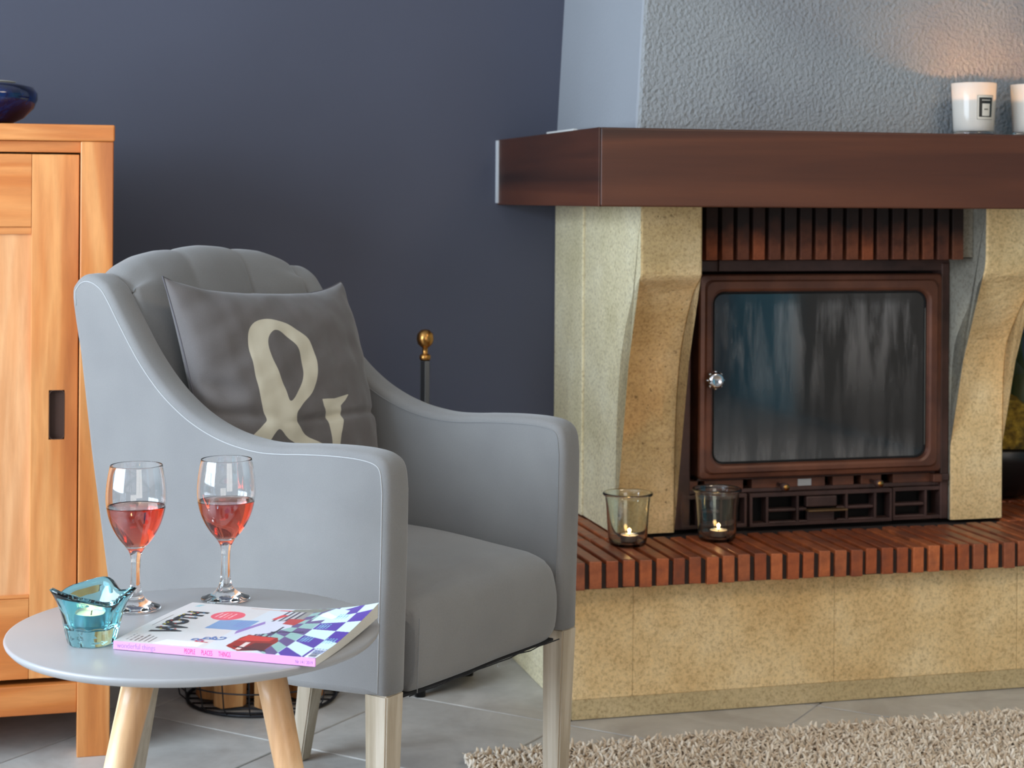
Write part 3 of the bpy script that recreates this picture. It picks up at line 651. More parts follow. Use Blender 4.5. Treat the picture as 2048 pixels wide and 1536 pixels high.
U = (U0+U1)/2+uu*(U1-U0)/2+-.020*np.clip(.3-gv, 0, 1)*np.clip(gu, 0, 1)+cor*.006*np.sign(gu); V = (V0+V1)/2+vv_*(V1-V0)/2-.022*(gu*.5+.5)*(gv*.5+.5)+cor*np.where((gu < 0) & (gv > 0), .022, .018)*np.sign(gv)
hh = .078*np.clip((1-np.abs(gu)**2.6), 0, 1)**.42*np.clip((1-np.abs(gv)**2.6), 0, 1)**.42
from mathutils import noise as mn
wr = np.zeros_like(U)
for i in range(NP):
    for j in range(NP):
        a_, b_ = U[i, j], V[i, j]
        wr[i, j] = mn.noise(Vector((a_*7+b_*3, b_*26-a_*9, 1.3)))*.0048+mn.noise(Vector((a_*34, b_*9, 5.1)))*.0022+mn.noise(Vector((a_*16+b_*20, b_*14-a_*22, 9.1)))*.0028
wr *= np.clip(hh/.02, 0, 1)
fold = -.010*np.exp(-((V-(.232-.25*(U-.12)))/.012)**2)*np.clip((.22-U)/.1, 0, 1)-.006*np.exp(-((V-.205)/.007)**2)*np.clip((U-.18)/.1, 0, 1)-.012*np.exp(-((V-(.30-.5*(U-.07)))/.016)**2)*np.exp(-((U-.10)/.035)**2)
wr = wr+fold*np.clip(hh/.03, 0, 1)
GX, GY = (U+.002)/.935, V+.011
mot = np.maximum(np.minimum(np.minimum(sdf(outer, GX, GY), -sdf(inner, GX, GY)), -sdf(inner2, GX, GY)), sdf(flag, GX, GY))
mot = np.clip(mot/.004+.5, 0, 1)
Ow = PO+E2*.38+Vector((0, 0, .478)); nrm = -E2*dvz+Vector((0, 0, dvy)); vdir = E2*dvy+Vector((0, 0, dvz))
def pv(side):
    out = []
    for i in range(NP):
        for j in range(NP):
            h = (hh[i, j]+wr[i, j]) if side > 0 else -(hh[i, j]*.5)
            out.append((U[i, j], V[i, j], h+.004*0))
    return out
va = pv(1)+pv(-1); fa = grid_faces(NP, NP); n2 = NP*NP; fb = [tuple(k+n2 for k in q[::-1]) for q in fa]
rim = [i*NP for i in range(NP)]+[(NP-1)*NP+j for j in range(1, NP)]+[i*NP+NP-1 for i in range(NP-2, -1, -1)]+[j for j in range(NP-2, 0, -1)]
me = bpy.data.meshes.new('cushion'); me.from_pydata(va, [], fa+fb); at = me.attributes.new('motif', 'FLOAT', 'POINT'); at.data.foreach_set('value', np.concatenate([mot.ravel(), np.zeros(n2)]).astype(np.float32))
bm = bmesh.new(); bm.from_mesh(me); bmesh.ops.remove_doubles(bm, verts=bm.verts[:], dist=1e-5); bmesh.ops.recalc_face_normals(bm, faces=bm.faces[:]); bm.to_mesh(me); bm.free()
cu = link('cushion', me, M['cushion'], smooth=True)
cu.matrix_world = Matrix(((E1.x, vdir.x, nrm.x, Ow.x), (E1.y, vdir.y, nrm.y, Ow.y), (E1.z, vdir.z, nrm.z, Ow.z), (0, 0, 0, 1)))
cu['label'] = 'dark grey square cushion printed with a beige ampersand, leaning in the armchair'; cu['category'] = 'cushion'
bm = bmesh.new(); add_tube(bm, [va[k] for k in rim[::3]], .0014, 5, True); bobj('piping', bm, plain('cushion_edge', srgb(84, 80, 84), .9), cu, smooth=True)

# ------------------------------------------------------------------ side table
TC = Vector((-.4085, 2.244, 0)); TZ = .52; TR = .2395
ST = thing('side_table', 'round grey-topped side table on splayed light wooden legs beside the armchair', 'table', rot=math.radians(10), loc=TC)
lobj('tabletop', [(0, TZ-.014), (TR-.016, TZ-.014), (TR-.006, TZ-.0115), (TR-.001, TZ-.006), (TR, TZ-.003), (TR-.0008, TZ-.0008), (TR-.003, TZ), (0, TZ)], M['tabletop'], ST, 128)
fix = Matrix.Rotation(-math.radians(10), 4, 'Z')
def rleg(x, y, fx, fy):
    p0 = fix @ Vector((x, y, TZ-.0145)); p1 = fix @ Vector((fx, fy, 0.001)); bm = bmesh.new()
    n = 8; pts = [p0.lerp(p1, k/n) for k in range(n+1)]; add_tube(bm, pts, .019, 24, False, [.0195-.0065*k/n for k in range(n+1)])
    o = bobj('leg', bm, M['beech'], ST, smooth=True)
rleg(-.048, -.072, -.155, -.150); rleg(.104, -.072, .222, -.150)
rleg(-.079, .096, -.205, .186); rleg(.072, .096, .150, .186)

# ------------------------------------------------------------------ wine glasses
def bowl_prof():
    out = [(.0, .0012), (.030, .0008), (.0335, .0010), (.0340, .0024), (.0325, .0042), (.024, .0075), (.0150, .0125), (.0095, .020), (.0072, .030), (.0062, .045), (.0060, .060), (.0066, .070), (.0090, .078), (.0145, .0865), (.0220, .0955), (.0300, .1085), (.0360, .1230), (.0395, .1380), (.0408, .1500), (.0402, .1650), (.0383, .1800), (.0355, .1945), (.0350, .1962)]
    inn = [(.0343, .1962), (.0340, .1945), (.0371, .1800), (.0390, .1650), (.0396, .1500), (.0383, .1380), (.0348, .1230), (.0287, .1085), (.0205, .0965), (.0125, .0895), (.006, .0868), (0, .0862)]
    return out, inn
bo, bi = bowl_prof(); bo = [tuple(p) for p in spline(bo, 3)]; bi = [tuple(p) for p in spline(bi, 4)]
bo = [(max(r, 0), z) for r, z in bo]; bi = [(max(r, 0), z) for r, z in bi]; bi[-1] = (0, .0862); bo[0] = (0, .0012)
def wine_glass(x, y, level, label):
    g = thing('wine_glass', label, 'wine glass', loc=Vector((x, y, TZ+.0002)), rot=0, group='wine glasses on the side table')
    lobj('glass_body', bo+bi, M['glass'], g, 64)
    wz = level; prof = [(0, .0857)]
    for r, z in reversed(bi[:-1]):
        if z < wz and r > .001: prof.append((r+.0004, z-.0003))
    ri = np.interp(wz, [z for r, z in reversed(bi)], [r for r, z in reversed(bi)])
    prof += [(ri+.0004, wz), (ri-.0012, wz-.0010), (ri-.003, wz-.0014), (0, wz-.0014)]
    lobj('wine', prof, M['wine'], g, 64)['label'] = 'pink rose wine'
    return g
wine_glass(-.5080, 2.345, .1405, 'wine glass of rose wine nearer the blue candle bowl and cabinet')
wine_glass(-.3955, 2.405, .1385, 'wine glass of rose wine standing behind the magazine')

# ------------------------------------------------------------------ tealights and flames
def flame(parent, z, h=.014, power=.35, lr=.004, m='flame', col=(1, .50, .20)):
    lobj('flame', [(0, 0), (.0016, .0012), (.0028, .004), (.0026, .007), (.0014, .011), (0, .014)] if h == .014 else [(0, 0), (.0016*h/.014, .0012*h/.014), (.0028*h/.014, .004*h/.014), (.0026*h/.014, .007*h/.014), (.0014*h/.014, .011*h/.014), (0, h)], M[m], parent, 12, (0, 0, z))
    l = bpy.data.lights.new('candle_glow', 'POINT'); l.energy = power; l.color = col; l.shadow_soft_size = lr
    o = bpy.data.objects.new('candle_glow', l); COL.objects.link(o); o.parent = parent; o.location = (0, 0, z+h*.6)
def tealight(loc, label, power=.35, group='lit tealights'):
    t = thing('tealight', label, 'candle', rot=0, loc=loc, group=group)
    lobj('cup', [(0, 0), (.0185, 0), (.0190, .0006), (.0190, .0150), (.0193, .0153), (.0188, .0153), (.0185, .0148), (.0185, .0010), (0, .0008)], M['alu'], t, 40)
    lobj('wax', [(0, .001), (.0184, .001), (.0184, .0125), (.017, .0122), (0, .0118)], M['wax'], t, 40)
    tube('wick', [(0, 0, .0118), (.0003, 0, .0155), (.0008, 0, .018)], .0006, M['wick'], t, 6)
    flame(t, .0165, .014, power); return t

# votive bowl, wavy turquoise glass
VC = Vector((-.5245, 2.166, TZ+.0003)); NA = 96
def vr(a, k, inner=False):                    # radius at height fraction k and angle
    lob = math.cos(3*a+.6)*.45+math.cos(5*a-1.1)*.45
    r = .0285+.0135*k**.9+(.0085*k**4)*(1+1.0*lob)+.0013*math.sin(8*a+k*2.2)*math.sin(math.pi*min(1, k+.15))+.0008*math.sin(5*a+1)*(1-k)
    return r
def vz(a, k): return k*(.064+.0055*k*k*(math.cos(3*a+.6)+.8*math.sin(2*a-.6)+.5*math.cos(5*a)))
levels = [0, .03, .1, .2, .35, .5, .65, .8, .92, 1.0]
v = []; f = []
v.append((0, 0, .003))
for k in levels:
    for i in range(NA):
        a = 2*math.pi*i/NA; r = vr(a, k)*(.93 if k == 0 else 1); v.append((r*math.cos(a), r*math.sin(a), vz(a, k)))
inn = [1.0, .9, .75, .6, .45, .33]
for q, k in enumerate(inn):
    th = .0050+.0020*(1-k)*2+.0012*math.sin(6*a+q)
    for i in range(NA):
        a = 2*math.pi*i/NA; r = vr(a, k)-th; v.append((r*math.cos(a), r*math.sin(a), vz(a, k)+(.0022 if q == 0 else 0)))
v.append((0, 0, .0235)); nl = len(levels)+len(inn)
for L in range(nl-1):
    for i in range(NA): f.append((1+L*NA+i, 1+L*NA+(i+1) % NA, 1+(L+1)*NA+(i+1) % NA, 1+(L+1)*NA+i))
for i in range(NA): f.append((0, 1+i, 1+(i+1) % NA)); f.append((1+(nl-1)*NA+i, 1+(nl-1)*NA+(i+1) % NA, len(v)-1))
vo = pobj('candle_bowl', v, f, M['aqua'], None, VC, True); vo['label'] = 'turquoise wavy glass candle bowl on the side table by the magazine spine'; vo['category'] = 'candle holder'
tealight(VC+Vector((0, 0, .0240)), 'tealight burning inside the turquoise wavy glass bowl', .12)

# jars on the hearth
def jar(s, t, label, tl):
    j = thing('glass_jar', label, 'candle holder', s, t, .3378, group='clear glass jars on the brick hearth')
    o = [(0, .0015), (.034, .0), (.0385, .002), (.0410, .008), (.0425, .02), (.0470, .085), (.0490, .103), (.0500, .106), (.0540, .108), (.0545, .111), (.0530, .1135), (.0500, .1135)]
    i = [(.0480, .1115), (.0462, .104), (.0440, .085), (.0393, .02), (.0375, .010), (.033, .0065), (0, .006)]
    lobj('jar_body', o+i, M['glass_green'], j, 64)
    tealight(W(s+.004, t, .3378+.0063), tl, .7)
jar(1.197, 3.534, 'clear glass jar with tealight, nearer the armchair on the hearth', 'tealight burning in the jar nearer the armchair')
jar(1.406, 3.543, 'clear glass jar with tealight, standing in front of the stove', 'tealight burning in the jar in front of the stove')

# ------------------------------------------------------------------ scented candles on the mantel
def shellmat():
    x = NT('frosted_white_glass'); x.set(Base_Color=srgb(240, 238, 234), Roughness=0.12)
    tr = x.n('ShaderNodeBsdfTranslucent'); tr.inputs[0].default_value = (0.95, 0.90, 0.82, 1); mx = x.n('ShaderNodeMixShader'); mx.inputs[0].default_value = .55
    x.l(x.b.outputs[0], mx.inputs[1]); x.l(tr.outputs[0], mx.inputs[2]); x.l(mx.outputs[0], x.out.inputs['Surface']); return x.m
M['frost'] = shellmat()
def mantel_candle(s, t, label, lab_ang):
    c = thing('scented_candle', label, 'candle', s, t, 1.2283, group='white glass candles on the mantel')
    lobj('foot', [(0, 0), (.0420, 0), (.0435, .002), (.0435, .0085), (.042, .009), (0, .009)], M['glass'], c, 64)
    lobj('candle_glass', [(0, .0093), (.0430, .0093), (.0438, .012), (.0487, .1140), (.0482, .1155), (.0467, .1155), (.0425, .016), (0, .014)], M['frost'], c, 64)
    lobj('wax', [(0, .0145), (.0422, .0165), (.0448, .078), (.040, .077), (0, .0765)], M['wax'], c, 48)
    tube('wick', [(0, 0, .0765), (.0006, 0, .086)], .0008, M['wick'], c, 6); flame(c, .084, .022, 1.7, .006, col=(1, .42, .14))
    def patch(name, w, h, z0, off, mt, par, da=0.0):
        v = []; n = 10
        for k in range(n+1):
            a = lab_ang+da+(k/n-.5)*w/.0463
            for zq in (z0-h/2, z0+h/2):
                r = .0438+(.0487-.0438)*(zq-.012)/.102+off; v.append((r*math.cos(a), r*math.sin(a), zq))
        f = [(2*k, 2*k+1, 2*k+3, 2*k+2) for k in range(n)]
        o = pobj(name, v, f, mt, par); sm = o.modifiers.new('thick', 'SOLIDIFY'); sm.thickness = .0002; return o
    k1 = plain('label_black', srgb(30, 28, 24), .5); k2 = plain('label_cream', srgb(206, 198, 184), .6); k3 = plain('label_grey', srgb(128, 120, 108), .6)
    L = patch('label', .0405, .053, .061, .0003, k3, c); patch('label_paper', .0385, .051, .061, .0005, k2, L); patch('label_panel', .0325, .0425, .061, .0007, k1, L); patch('label_panel', .0185, .027, .0555, .0010, k2, L)
    for k in range(6): patch('print_mark', .0026, .0022, .0765, .0009, k2, L, (k-2.5)*.075)
    for k in range(3): patch('print_mark', .0022, .003, .0565, .0012, k1, L, (k-1)*.07)
    return c
mantel_candle(1.953, 3.415, 'white glass candle with a small black label, on the mantel', math.radians(-90-14.8+19))
mantel_candle(2.098, 3.412, 'white glass candle on the mantel cut by the picture edge', math.radians(-60))

# ------------------------------------------------------------------ magazine
MO = Vector((-.4895, 2.1365, TZ+.0003)); mang = math.radians(-16.2)
MG = thing('magazine', 'white design magazine with pink spine and purple chequered picture, on the side table', 'magazine', rot=mang, loc=MO)
MU, MV, TK = .2695, .214, .0105
def mh(u, v):                                 # height of the cover above the table
    return TK+.0016*math.sin(math.pi*min(1, v/MV))+.019*max(0, (u-.10)/.17)**2.2*max(0, (v-.05)/.164)**1.6
def mlow(u, v): return .0003+.0095*max(0, (u-.10)/.17)**2.2*max(0, (v-.05)/.164)**1.6
nu, nv = 386, 306
uu_ = np.linspace(0, MU, nu); vv2 = np.linspace(0, MV, nv); GU, GV = np.meshgrid(uu_, vv2, indexing='ij')
img = np.zeros((nu, nv, 3)); lin = lambda r, g, b: np.array(srgb(r, g, b)[:3])
img[:] = lin(218, 211, 210); mmu, mmv = GU*1000, GV*1000
def put(mask, c): img[mask] = lin(*c)
def poly(pts, c): put(sdf(pts, mmu, mmv) > 0, c)
put(mmu > 120, (214, 217, 223))
poly([(50, 3), (80, 2), (112, 5), (112, 24), (60, 24)], (238, 238, 240))
poly([(81, 86), (82, 134), (133, 141), (132, 88)], (122, 156, 200))
put(((mmu-81)/22)**2+((mmv-155)/25)**2 < 1, (240, 84, 104))
# chequered floor of the picture
sp_ = 26.7+(mmu-217)*.282; v0 = 35-(mmu-217)*.97; jj = np.floor((mmv-v0)/sp_); rows = np.digitize(mmu, [160, 178, 196, 217, 250, 290])
chk = (mmu > 160) & (mmv > 26-(mmu-150)*.9+20*(mmu < 200)) & (mmu-160 > np.maximum(0, (60-mmv))*.5) ; par_ = (jj+rows) % 2 == 0
put(chk & par_, (212, 234, 240)); put(chk & ~par_, (92, 66, 160))
put(chk & par_ & (mmu < 216), (150, 186, 180)); put(chk & ~par_ & (mmu < 216), (104, 84, 132))
put(chk & (mmu < 185) & (mmv > 120), (150, 146, 140)); put(chk & (mmu < 175) & (mmv > 150), (196, 190, 190))
for vc in (70, 100, 130, 165):                # shelf verticals and the desk behind the chairs
    put((np.abs(mmu-150-(vc-70)*.25) < 1.6) & (mmv > 70) & (mmv < 200), (70, 60, 80))
poly([(128, 60), (168, 84), (186, 120), (176, 150), (140, 140), (132, 90)], (214, 212, 226))
poly([(130, 70), (146, 128), (141, 140), (126, 84)], (150, 118, 186))
poly([(143, 18), (145, 60), (150, 72), (190, 69), (197, 54), (196, 13), (166, 2)], (150, 44, 40)); poly([(146, 44), (150, 70), (188, 67), (186, 52)], (204, 60, 52)); poly([(166, 3), (172, 40), (194, 44), (196, 13)], (96, 40, 42)); poly([(160, 8), (160, 40), (166, 40), (166, 8)], (226, 206, 200))
poly([(152, 18), (152, 22), (200, 12), (200, 8)], (60, 40, 50))
poly([(186, 128), (190, 158), (166, 160), (168, 132)], (186, 60, 60)); poly([(150, 150), (158, 178), (148, 180), (144, 152)], (216, 64, 70))
put((np.abs(mmv-92-(mmu-170)*.2) < 1.4) & (mmu > 170) & (mmu < 212), (40, 40, 56)); put((np.abs(mmu-176) < 1.2) & (mmv > 84) & (mmv < 118), (40, 40, 56))
poly([(90, 208), (92, 203), (152, 200), (152, 206)], (210, 190, 184)); poly([(134, 205), (134, 201), (152, 200), (152, 205)], (214, 70, 80))
poly([(150, 198), (152, 212), (205, 212), (196, 196)], (128, 126, 112)); poly([(200, 150), (236, 168), (236, 196), (210, 212), (200, 190)], (214, 238, 240)); poly([(200, 178), (225, 160), (228, 170), (205, 195)], (246, 246, 250))
poly([(254, 0), (254, 35), (271, 36), (271, 2)], (236, 240, 244))
for k in range(17): put((np.abs(mmv-(4+k*1.75)) < .3+.35*((k*7) % 3)) & (mmu > 257) & (mmu < 267), (90, 90, 110))
poly([(14, 192), (17, 204), (24, 204), (21, 192)], (150, 190, 196))
put((mmu > 10.3) & (mmu < 11.6) & (mmv > 79) & (mmv < 138), (120, 104, 96))
for (c0, c1) in ((221, 62), (221, 118), (256, 18), (252, 62), (230, 160)):   # caption lines over the floor
    for r in range(4):
        for q in range(5): put((np.abs(mmu-(c0+r*4)) < 1.1) & (mmv > c1+q*4.4) & (mmv < c1+q*4.4+(2+((r*3+q) % 3))), (130, 190, 210) if c0 != 256 else (110, 130, 190))
for r in range(6):                            # intro paragraph near the spine
    for q in range(14-(r % 3)*2): put((np.abs(mmu-(12+r*6.4)) < 1.2) & (mmv > 8+q*2.2-r*.4) & (mmv < 8+q*2.2+(1.3 if (q*5+r) % 4 else .3)), (96, 88, 84))
for r in range(4):
    for q in range(10): put((np.abs(mmu-(112+r*4.6)) < 1.1) & (mmv > 104+q*3) & (mmv < 104+q*3+(2.2 if (q+r) % 3 else 1)), (126, 130, 196))
for r in range(4):
    for q in range(9): put((np.abs(mmu-(68+r*6.5)) < (1.6 if r == 1 else .9)) & (mmv > 142+q*3) & (mmv < 142+q*3+(2.3 if (q+r) % 4 else 1)) & (((mmu-81)/20)**2+((mmv-155)/22)**2 < 1), (250, 214, 214))
v = [(uu_[i], vv2[j], mh(uu_[i], vv2[j])) for i in range(nu) for j in range(nv)]
me = bpy.data.meshes.new('cover'); me.from_pydata(v, [], grid_faces(nu, nv)); ca = me.color_attributes.new('print', 'FLOAT_COLOR', 'POINT'); ca.data.foreach_set('color', np.concatenate([img.reshape(-1, 3), np.ones((nu*nv, 1))], 1).ravel().astype(np.float32))
x = NT('printed_cover'); at = x.n('ShaderNodeAttribute'); at.attribute_name = 'print'; x.l(at.outputs['Color'], x.b.inputs['Base Color']); x.set(Roughness=0.28, Specular_IOR_Level=0.4)
cov = link('cover', me, x.m, MG, smooth=True)
# page block
n1 = 28; v = []; f = []
for i in range(n1+1):
    u = .0008+(MU-.0016)*i/n1
    for j in range(n1+1): v.append((u, .0012+(MV-.003)*j/n1, mh(u, MV*j/n1)-.0004))
for i in range(n1+1):
    u = .0008+(MU-.0016)*i/n1
    for j in range(n1+1): v.append((u, .0012+(MV-.003)*j/n1, mlow(u, MV*j/n1)+.0003))
N1 = n1+1; f = grid_faces(N1, N1)+[tuple(k+N1*N1 for k in q) for q in grid_faces(N1, N1)]
rm = [i*N1 for i in range(N1)]+[n1*N1+j for j in range(1, N1)]+[i*N1+n1 for i in range(n1-1, -1, -1)]+[j for j in range(n1-1, 0, -1)]
for a, b in zip(rm, rm[1:]+rm[:1]): f.append((a, b, b+N1*N1, a+N1*N1))
x = NT('page_edges'); vco = x.coord((1, 1, 1)); nz_ = x.n('ShaderNodeTexWave'); nz_.bands_direction = 'Z'; nz_.inputs['Scale'].default_value = 300; nz_.inputs['Distortion'].default_value = 1.5; x.l(vco, nz_.inputs[0])
x.l(x.ramp(nz_.outputs[0], [(0.2, srgb(176, 170, 160)), (0.7, srgb(226, 222, 212))]), x.b.inputs['Base Color']); x.set(Roughness=.8)
pobj('pages', v, f, x.m, MG)
pk = plain('pink_spine', srgb(222, 150, 218), .35)
spn = box('spine', 0, MU, -.0012, .0006, .0003, TK, pk, MG, .0004, 1); spn['label'] = 'pink spine with red and grey lettering'
pobj('back_cover', [(0, -.001, .0001), (MU, -.001, .0001)]+[], [], pk, MG) if False else None
for txt, sz, u0, c, sx in (('wonderful things', .0098, .005, srgb(160, 128, 168), .80), ('PEOPLE', .0088, .0965, srgb(214, 50, 100), .52), ('PLACES', .0088, .1195, srgb(214, 50, 100), .52), ('THINGS', .0088, .1425, srgb(214, 50, 100), .52), ('Nr 14 / 2019', .0060, .2435, srgb(150, 110, 160), .72)):
    tm = text_mesh(txt, sz, 0, 'LEFT', sx)
    for q in tm.vertices: q.co = Vector((u0+q.co.x, -.00128-.0001, .0028+q.co.y))
    link('lettering', tm, plain('spine_ink', c, .5), spn)
ink = plain('black_ink', srgb(34, 34, 38), .4)
def cover_text(txt, size, u_base, v0, mt, su=1.0, sv=1.0, bold=0.0, space=1.0, par=cov):
    tm = text_mesh(txt, size, 0, 'LEFT', 1.0, bold, space)
    for q in tm.vertices:
        a, b = q.co.x*sv, q.co.y*su; u, vq = u_base-b, v0+a; q.co = Vector((u, vq, mh(u, vq)+.00035))
    return link('lettering', tm, mt, par)
T1 = cover_text('W', .040, .058, .0525, ink, 1.30, .92, .0016); cover_text('O', .036, .0455, .0905, ink, 1.0, .95, .0028); cover_text('T', .036, .0475, .1185, ink, 1.02, .86, .0022); cover_text('H', .036, .0485, .1390, ink, 1.03, .95, .0022)
dc = [plain('dot_yellow', srgb(240, 214, 90), .4), plain('dot_red', srgb(216, 84, 72), .4), plain('dot_blue', srgb(96, 150, 196), .4)]
for k, (u, vq) in enumerate([(24, 88), (25, 76), (37, 74), (30, 66), (48, 70), (44, 66), (24, 97), (36, 94), (42, 104), (33, 111), (24, 107), (28, 126), (22, 133), (39, 129), (44, 134), (23, 143), (33, 144), (43, 145), (27, 158), (36, 157), (45, 157), (34, 151)]):
    u /= 1000; vq /= 1000; me_v = [(u, vq, mh(u, vq)+.0006)]+[(u+.0016*math.cos(a), vq+.0016*math.sin(a), mh(u, vq)+.0006) for a in np.linspace(0, 2*math.pi, 10, endpoint=False)]
    pobj('print_dot', me_v, [(0, 1+i, 1+(i+1) % 10) for i in range(10)], dc[k % 3], T1)
blu = plain('blue_ink', srgb(88, 120, 176), .4); red = plain('red_ink', srgb(214, 70, 84), .4)
cover_text('P', .026, .1155, .022, red, 1.0, .9); cover_text('R', .026, .1075, .027, blu, 1, .9); cover_text('B', .026, .1195, .036, blu, 1, .9); cover_text('G', .026, .129, .037, blu, 1, .9)

# ------------------------------------------------------------------ fire tool stand
FT = thing('fire_tool_stand', 'black fire tool stand with brass ball finial against the dark wall', 'fireplace tool', 0, 0, 0, rot=0, loc=W(.80, 3.78, 0))
lobj('base_foot', [(0, 0), (.012, 0), (.012, .03), (0, .03)], M['black_metal'], FT, 12, (.10, .06, 0)); lobj('base_foot', [(0, 0), (.012, 0), (.012, .03), (0, .03)], M['black_metal'], FT, 12, (-.10, .06, 0)); lobj('base_foot', [(0, 0), (.012, 0), (.012, .03), (0, .03)], M['black_metal'], FT, 12, (0, -.11, 0))
lobj('base_plate', [(0, .03), (.10, .03), (.12, .036), (.115, .044), (.02, .052), (0, .052)], M['black_metal'], FT, 32)
box('pole', -.0105, .0105, -.0095, .0095, .05, .720, M['black_metal'], FT, .0015); box('pole_face', .0005, .0108, -.0105, -.0094, .05, .719, M['steel'], FT, .0004)
lobj('finial', [(0, .720), (.0105, .7205), (.0125, .724), (.0125, .731), (.009, .7335), (.0062, .735), (.0062, .748), (.010, .7505), (.0165, .757), (.0192, .767), (.0175, .779), (.010, .7875), (0, .790)], M['brass'], FT, 32)['label'] = 'brass ball finial'

# ------------------------------------------------------------------ log basket and firewood
BC = Vector((-.535, 3.74, 0)); BK = thing('log_basket', 'round black wire basket of firewood on the floor behind the armchair', 'basket', rot=0, loc=BC)
def brad(z): return .155+.05*min(1, z/.30)+.018*min(1, z/.02)
for z in (.004, .055,  .13, .19, .25, .31):
    tube('wire_ring', [(brad(z)*math.cos(a), brad(z)*math.sin(a), z+.0005) for a in np.linspace(0, 2*math.pi, 48, endpoint=False)], .0038 if z in (.004, .31) else .0017, M['wire'], BK, 6, True)
for k in range(20):
    a = 2*math.pi*k/20; tube('upright_wire', [(brad(z)*math.cos(a), brad(z)*math.sin(a), z) for z in (.003, .02, .1, .2, .31)], .0016, M['wire'], BK, 5)
for k in range(9):
    y = -.14+.035*k; h = math.sqrt(max(0, .155**2-y*y)); tube('floor_wire', [(-h, y, .005), (h, y, .005)], .0022, M['wire'], BK, 5)
rr = random.Random(3)
logs = [(.099*math.cos(math.radians(-118+51.43*k)), .099*math.sin(math.radians(-118+51.43*k)), (.043, .041, .042, .040, .042, .041, .042)[k], .25+.02*((k*3) % 5), 0) for k in range(7)]+[(0, 0, .050, .33, 0)]
ll = ['orange split log at the basket front, nearest the side table', 'split log at the basket front beside the rear chair leg', 'split log on the fireplace side of the wire basket', 'split log at the wall side of the basket nearest the fireplace', 'split log at the back of the wire basket against the wall', 'split log at the wall side of the basket nearest the cabinet', 'split log on the cabinet side of the wire basket', 'tall log standing in the centre of the wire basket']
for (lx, ly, r, h, tilt), lab in zip(logs, ll):
    bm = bmesh.new(); n = 9; a0 = rr.uniform(0, 6); rings = []
    for q in range(5):
        z = h*q/4; ring = []
        for k in range(n):
            a = a0+2*math.pi*k/n; rad = r*(1 if k < 5 else .62)*(1+rr.uniform(-.05, .05)); ring.append(bm.verts.new((rad*math.cos(a), rad*math.sin(a), z)))
        rings.append(ring)
    for q in range(4):
        for k in range(n):
            fc = bm.faces.new((rings[q][k], rings[q][(k+1) % n], rings[q+1][(k+1) % n], rings[q+1][k])); fc.material_index = 1 if k < 3 and lx > .05 else 0
    bm.faces.new(rings[0]); bm.faces.new(rings[-1])
    me = bpy.data.meshes.new('firewood_log'); bmesh.ops.recalc_face_normals(bm, faces=bm.faces[:]); bm.to_mesh(me); bm.free(); me.materials.append(M['log']); me.materials.append(M['bark'])
    o = link('firewood_log', me); o.location = BC+Vector((lx, ly, .009)); o.rotation_euler = (0, math.radians(tilt*.25), 0); o['label'] = lab; o['category'] = 'log'; o['group'] = 'split logs in the wire basket'

# ------------------------------------------------------------------ bowl on the cabinet
def bowlmat():
    x = NT('cobalt_glaze'); v = x.coord(); a = x.noise(v, 14, 4, 0.6, 1.5); x.l(x.ramp(a, [(0.35, srgb(5, 7, 20)), (0.55, srgb(6, 22, 70)), (0.7, srgb(12, 50, 110))]), x.b.inputs['Base Color']); x.set(Roughness=.12, Coat_Weight=.5); return x.m
bw = lobj('bowl', [(0, .0), (.045, 0), (.050, .002), (.078, .016), (.098, .036), (.1055, .054), (.1050, .066), (.097, .0775), (.070, .0840), (.060, .0850), (.058, .0835), (.068, .0800), (.092, .070), (.1000, .056), (.092, .036), (.070, .016), (0, .008)], bowlmat(), None, 64, W(-.142, 3.575, 1.2197)); bw['label'] = 'glossy cobalt blue bowl on top of the cabinet'; bw['category'] = 'bowl'
lobj('rim_trim', [(.0585, .0852), (.0615, .0862), (.063, .0880), (.0600, .0885), (.0575, .0865), (.0585, .0852)], plain('cream_rim', srgb(208, 204, 190), .5), bw, 48)

# ------------------------------------------------------------------ planter behind the right console
PL = thing('moss_planter', 'black round bowl of yellow moss beside the stone console on the hearth', 'planter', 2.325, 3.93, .3378)
lobj('bowl', [(0, 0), (.05, 0), (.075, .012), (.115, .05), (.135, .10), (.138, .125), (.132, .135), (.126, .125), (.12, .09), (.08, .04), (0, .03)], plain('black_pottery', srgb(18, 18, 20), .35), PL, 48)
bm = bmesh.new(); bmesh.ops.create_icosphere(bm, subdivisions=5, radius=.128)
for q in bm.verts:
    n = mn.noise(q.co*22)*.016+mn.noise(q.co*60)*.008; q.co = q.co*(1+n/.128); q.co.z = q.co.z*.85+.155
x = NT('yellow_moss'); vv3 = x.coord(); a = x.noise(vv3, 60, 4); x.l(x.ramp(a, [(0.3, srgb(70, 52, 14)), (0.6, srgb(146, 116, 34)), (0.75, srgb(180, 150, 60))]), x.b.inputs['Base Color']); x.set(Roughness=.95); x.bump(a, .8, .01)
bobj('moss', bm, x.m, PL, smooth=True)
gl = wood('dark_green_leaf', srgb(38, 52, 30), srgb(56, 70, 40), srgb(70, 74, 46), 'Z', 1, .5)
for k, (a, tl) in enumerate([(0, .05), (2.1, .07), (4.2, .06)]):
    v = []; n = 12
    for i in range(n+1):
        q = i/n; w = .085*math.sin(math.pi*min(1, q*.72+.26))**.9*(1-q**3)+.001; zc = .20+.21*q; off = tl*q*q
        for jx in (-1, -.5, 0, .5, 1): v.append(((off+.02*jx*jx)*math.cos(a)-w*jx*math.sin(a), (off+.02*jx*jx)*math.sin(a)+w*jx*math.cos(a), zc))
    o = pobj('leaf', v, grid_faces(n+1, 5), gl, PL, smooth=True); sm = o.modifiers.new('thick', 'SOLIDIFY'); sm.thickness = .002

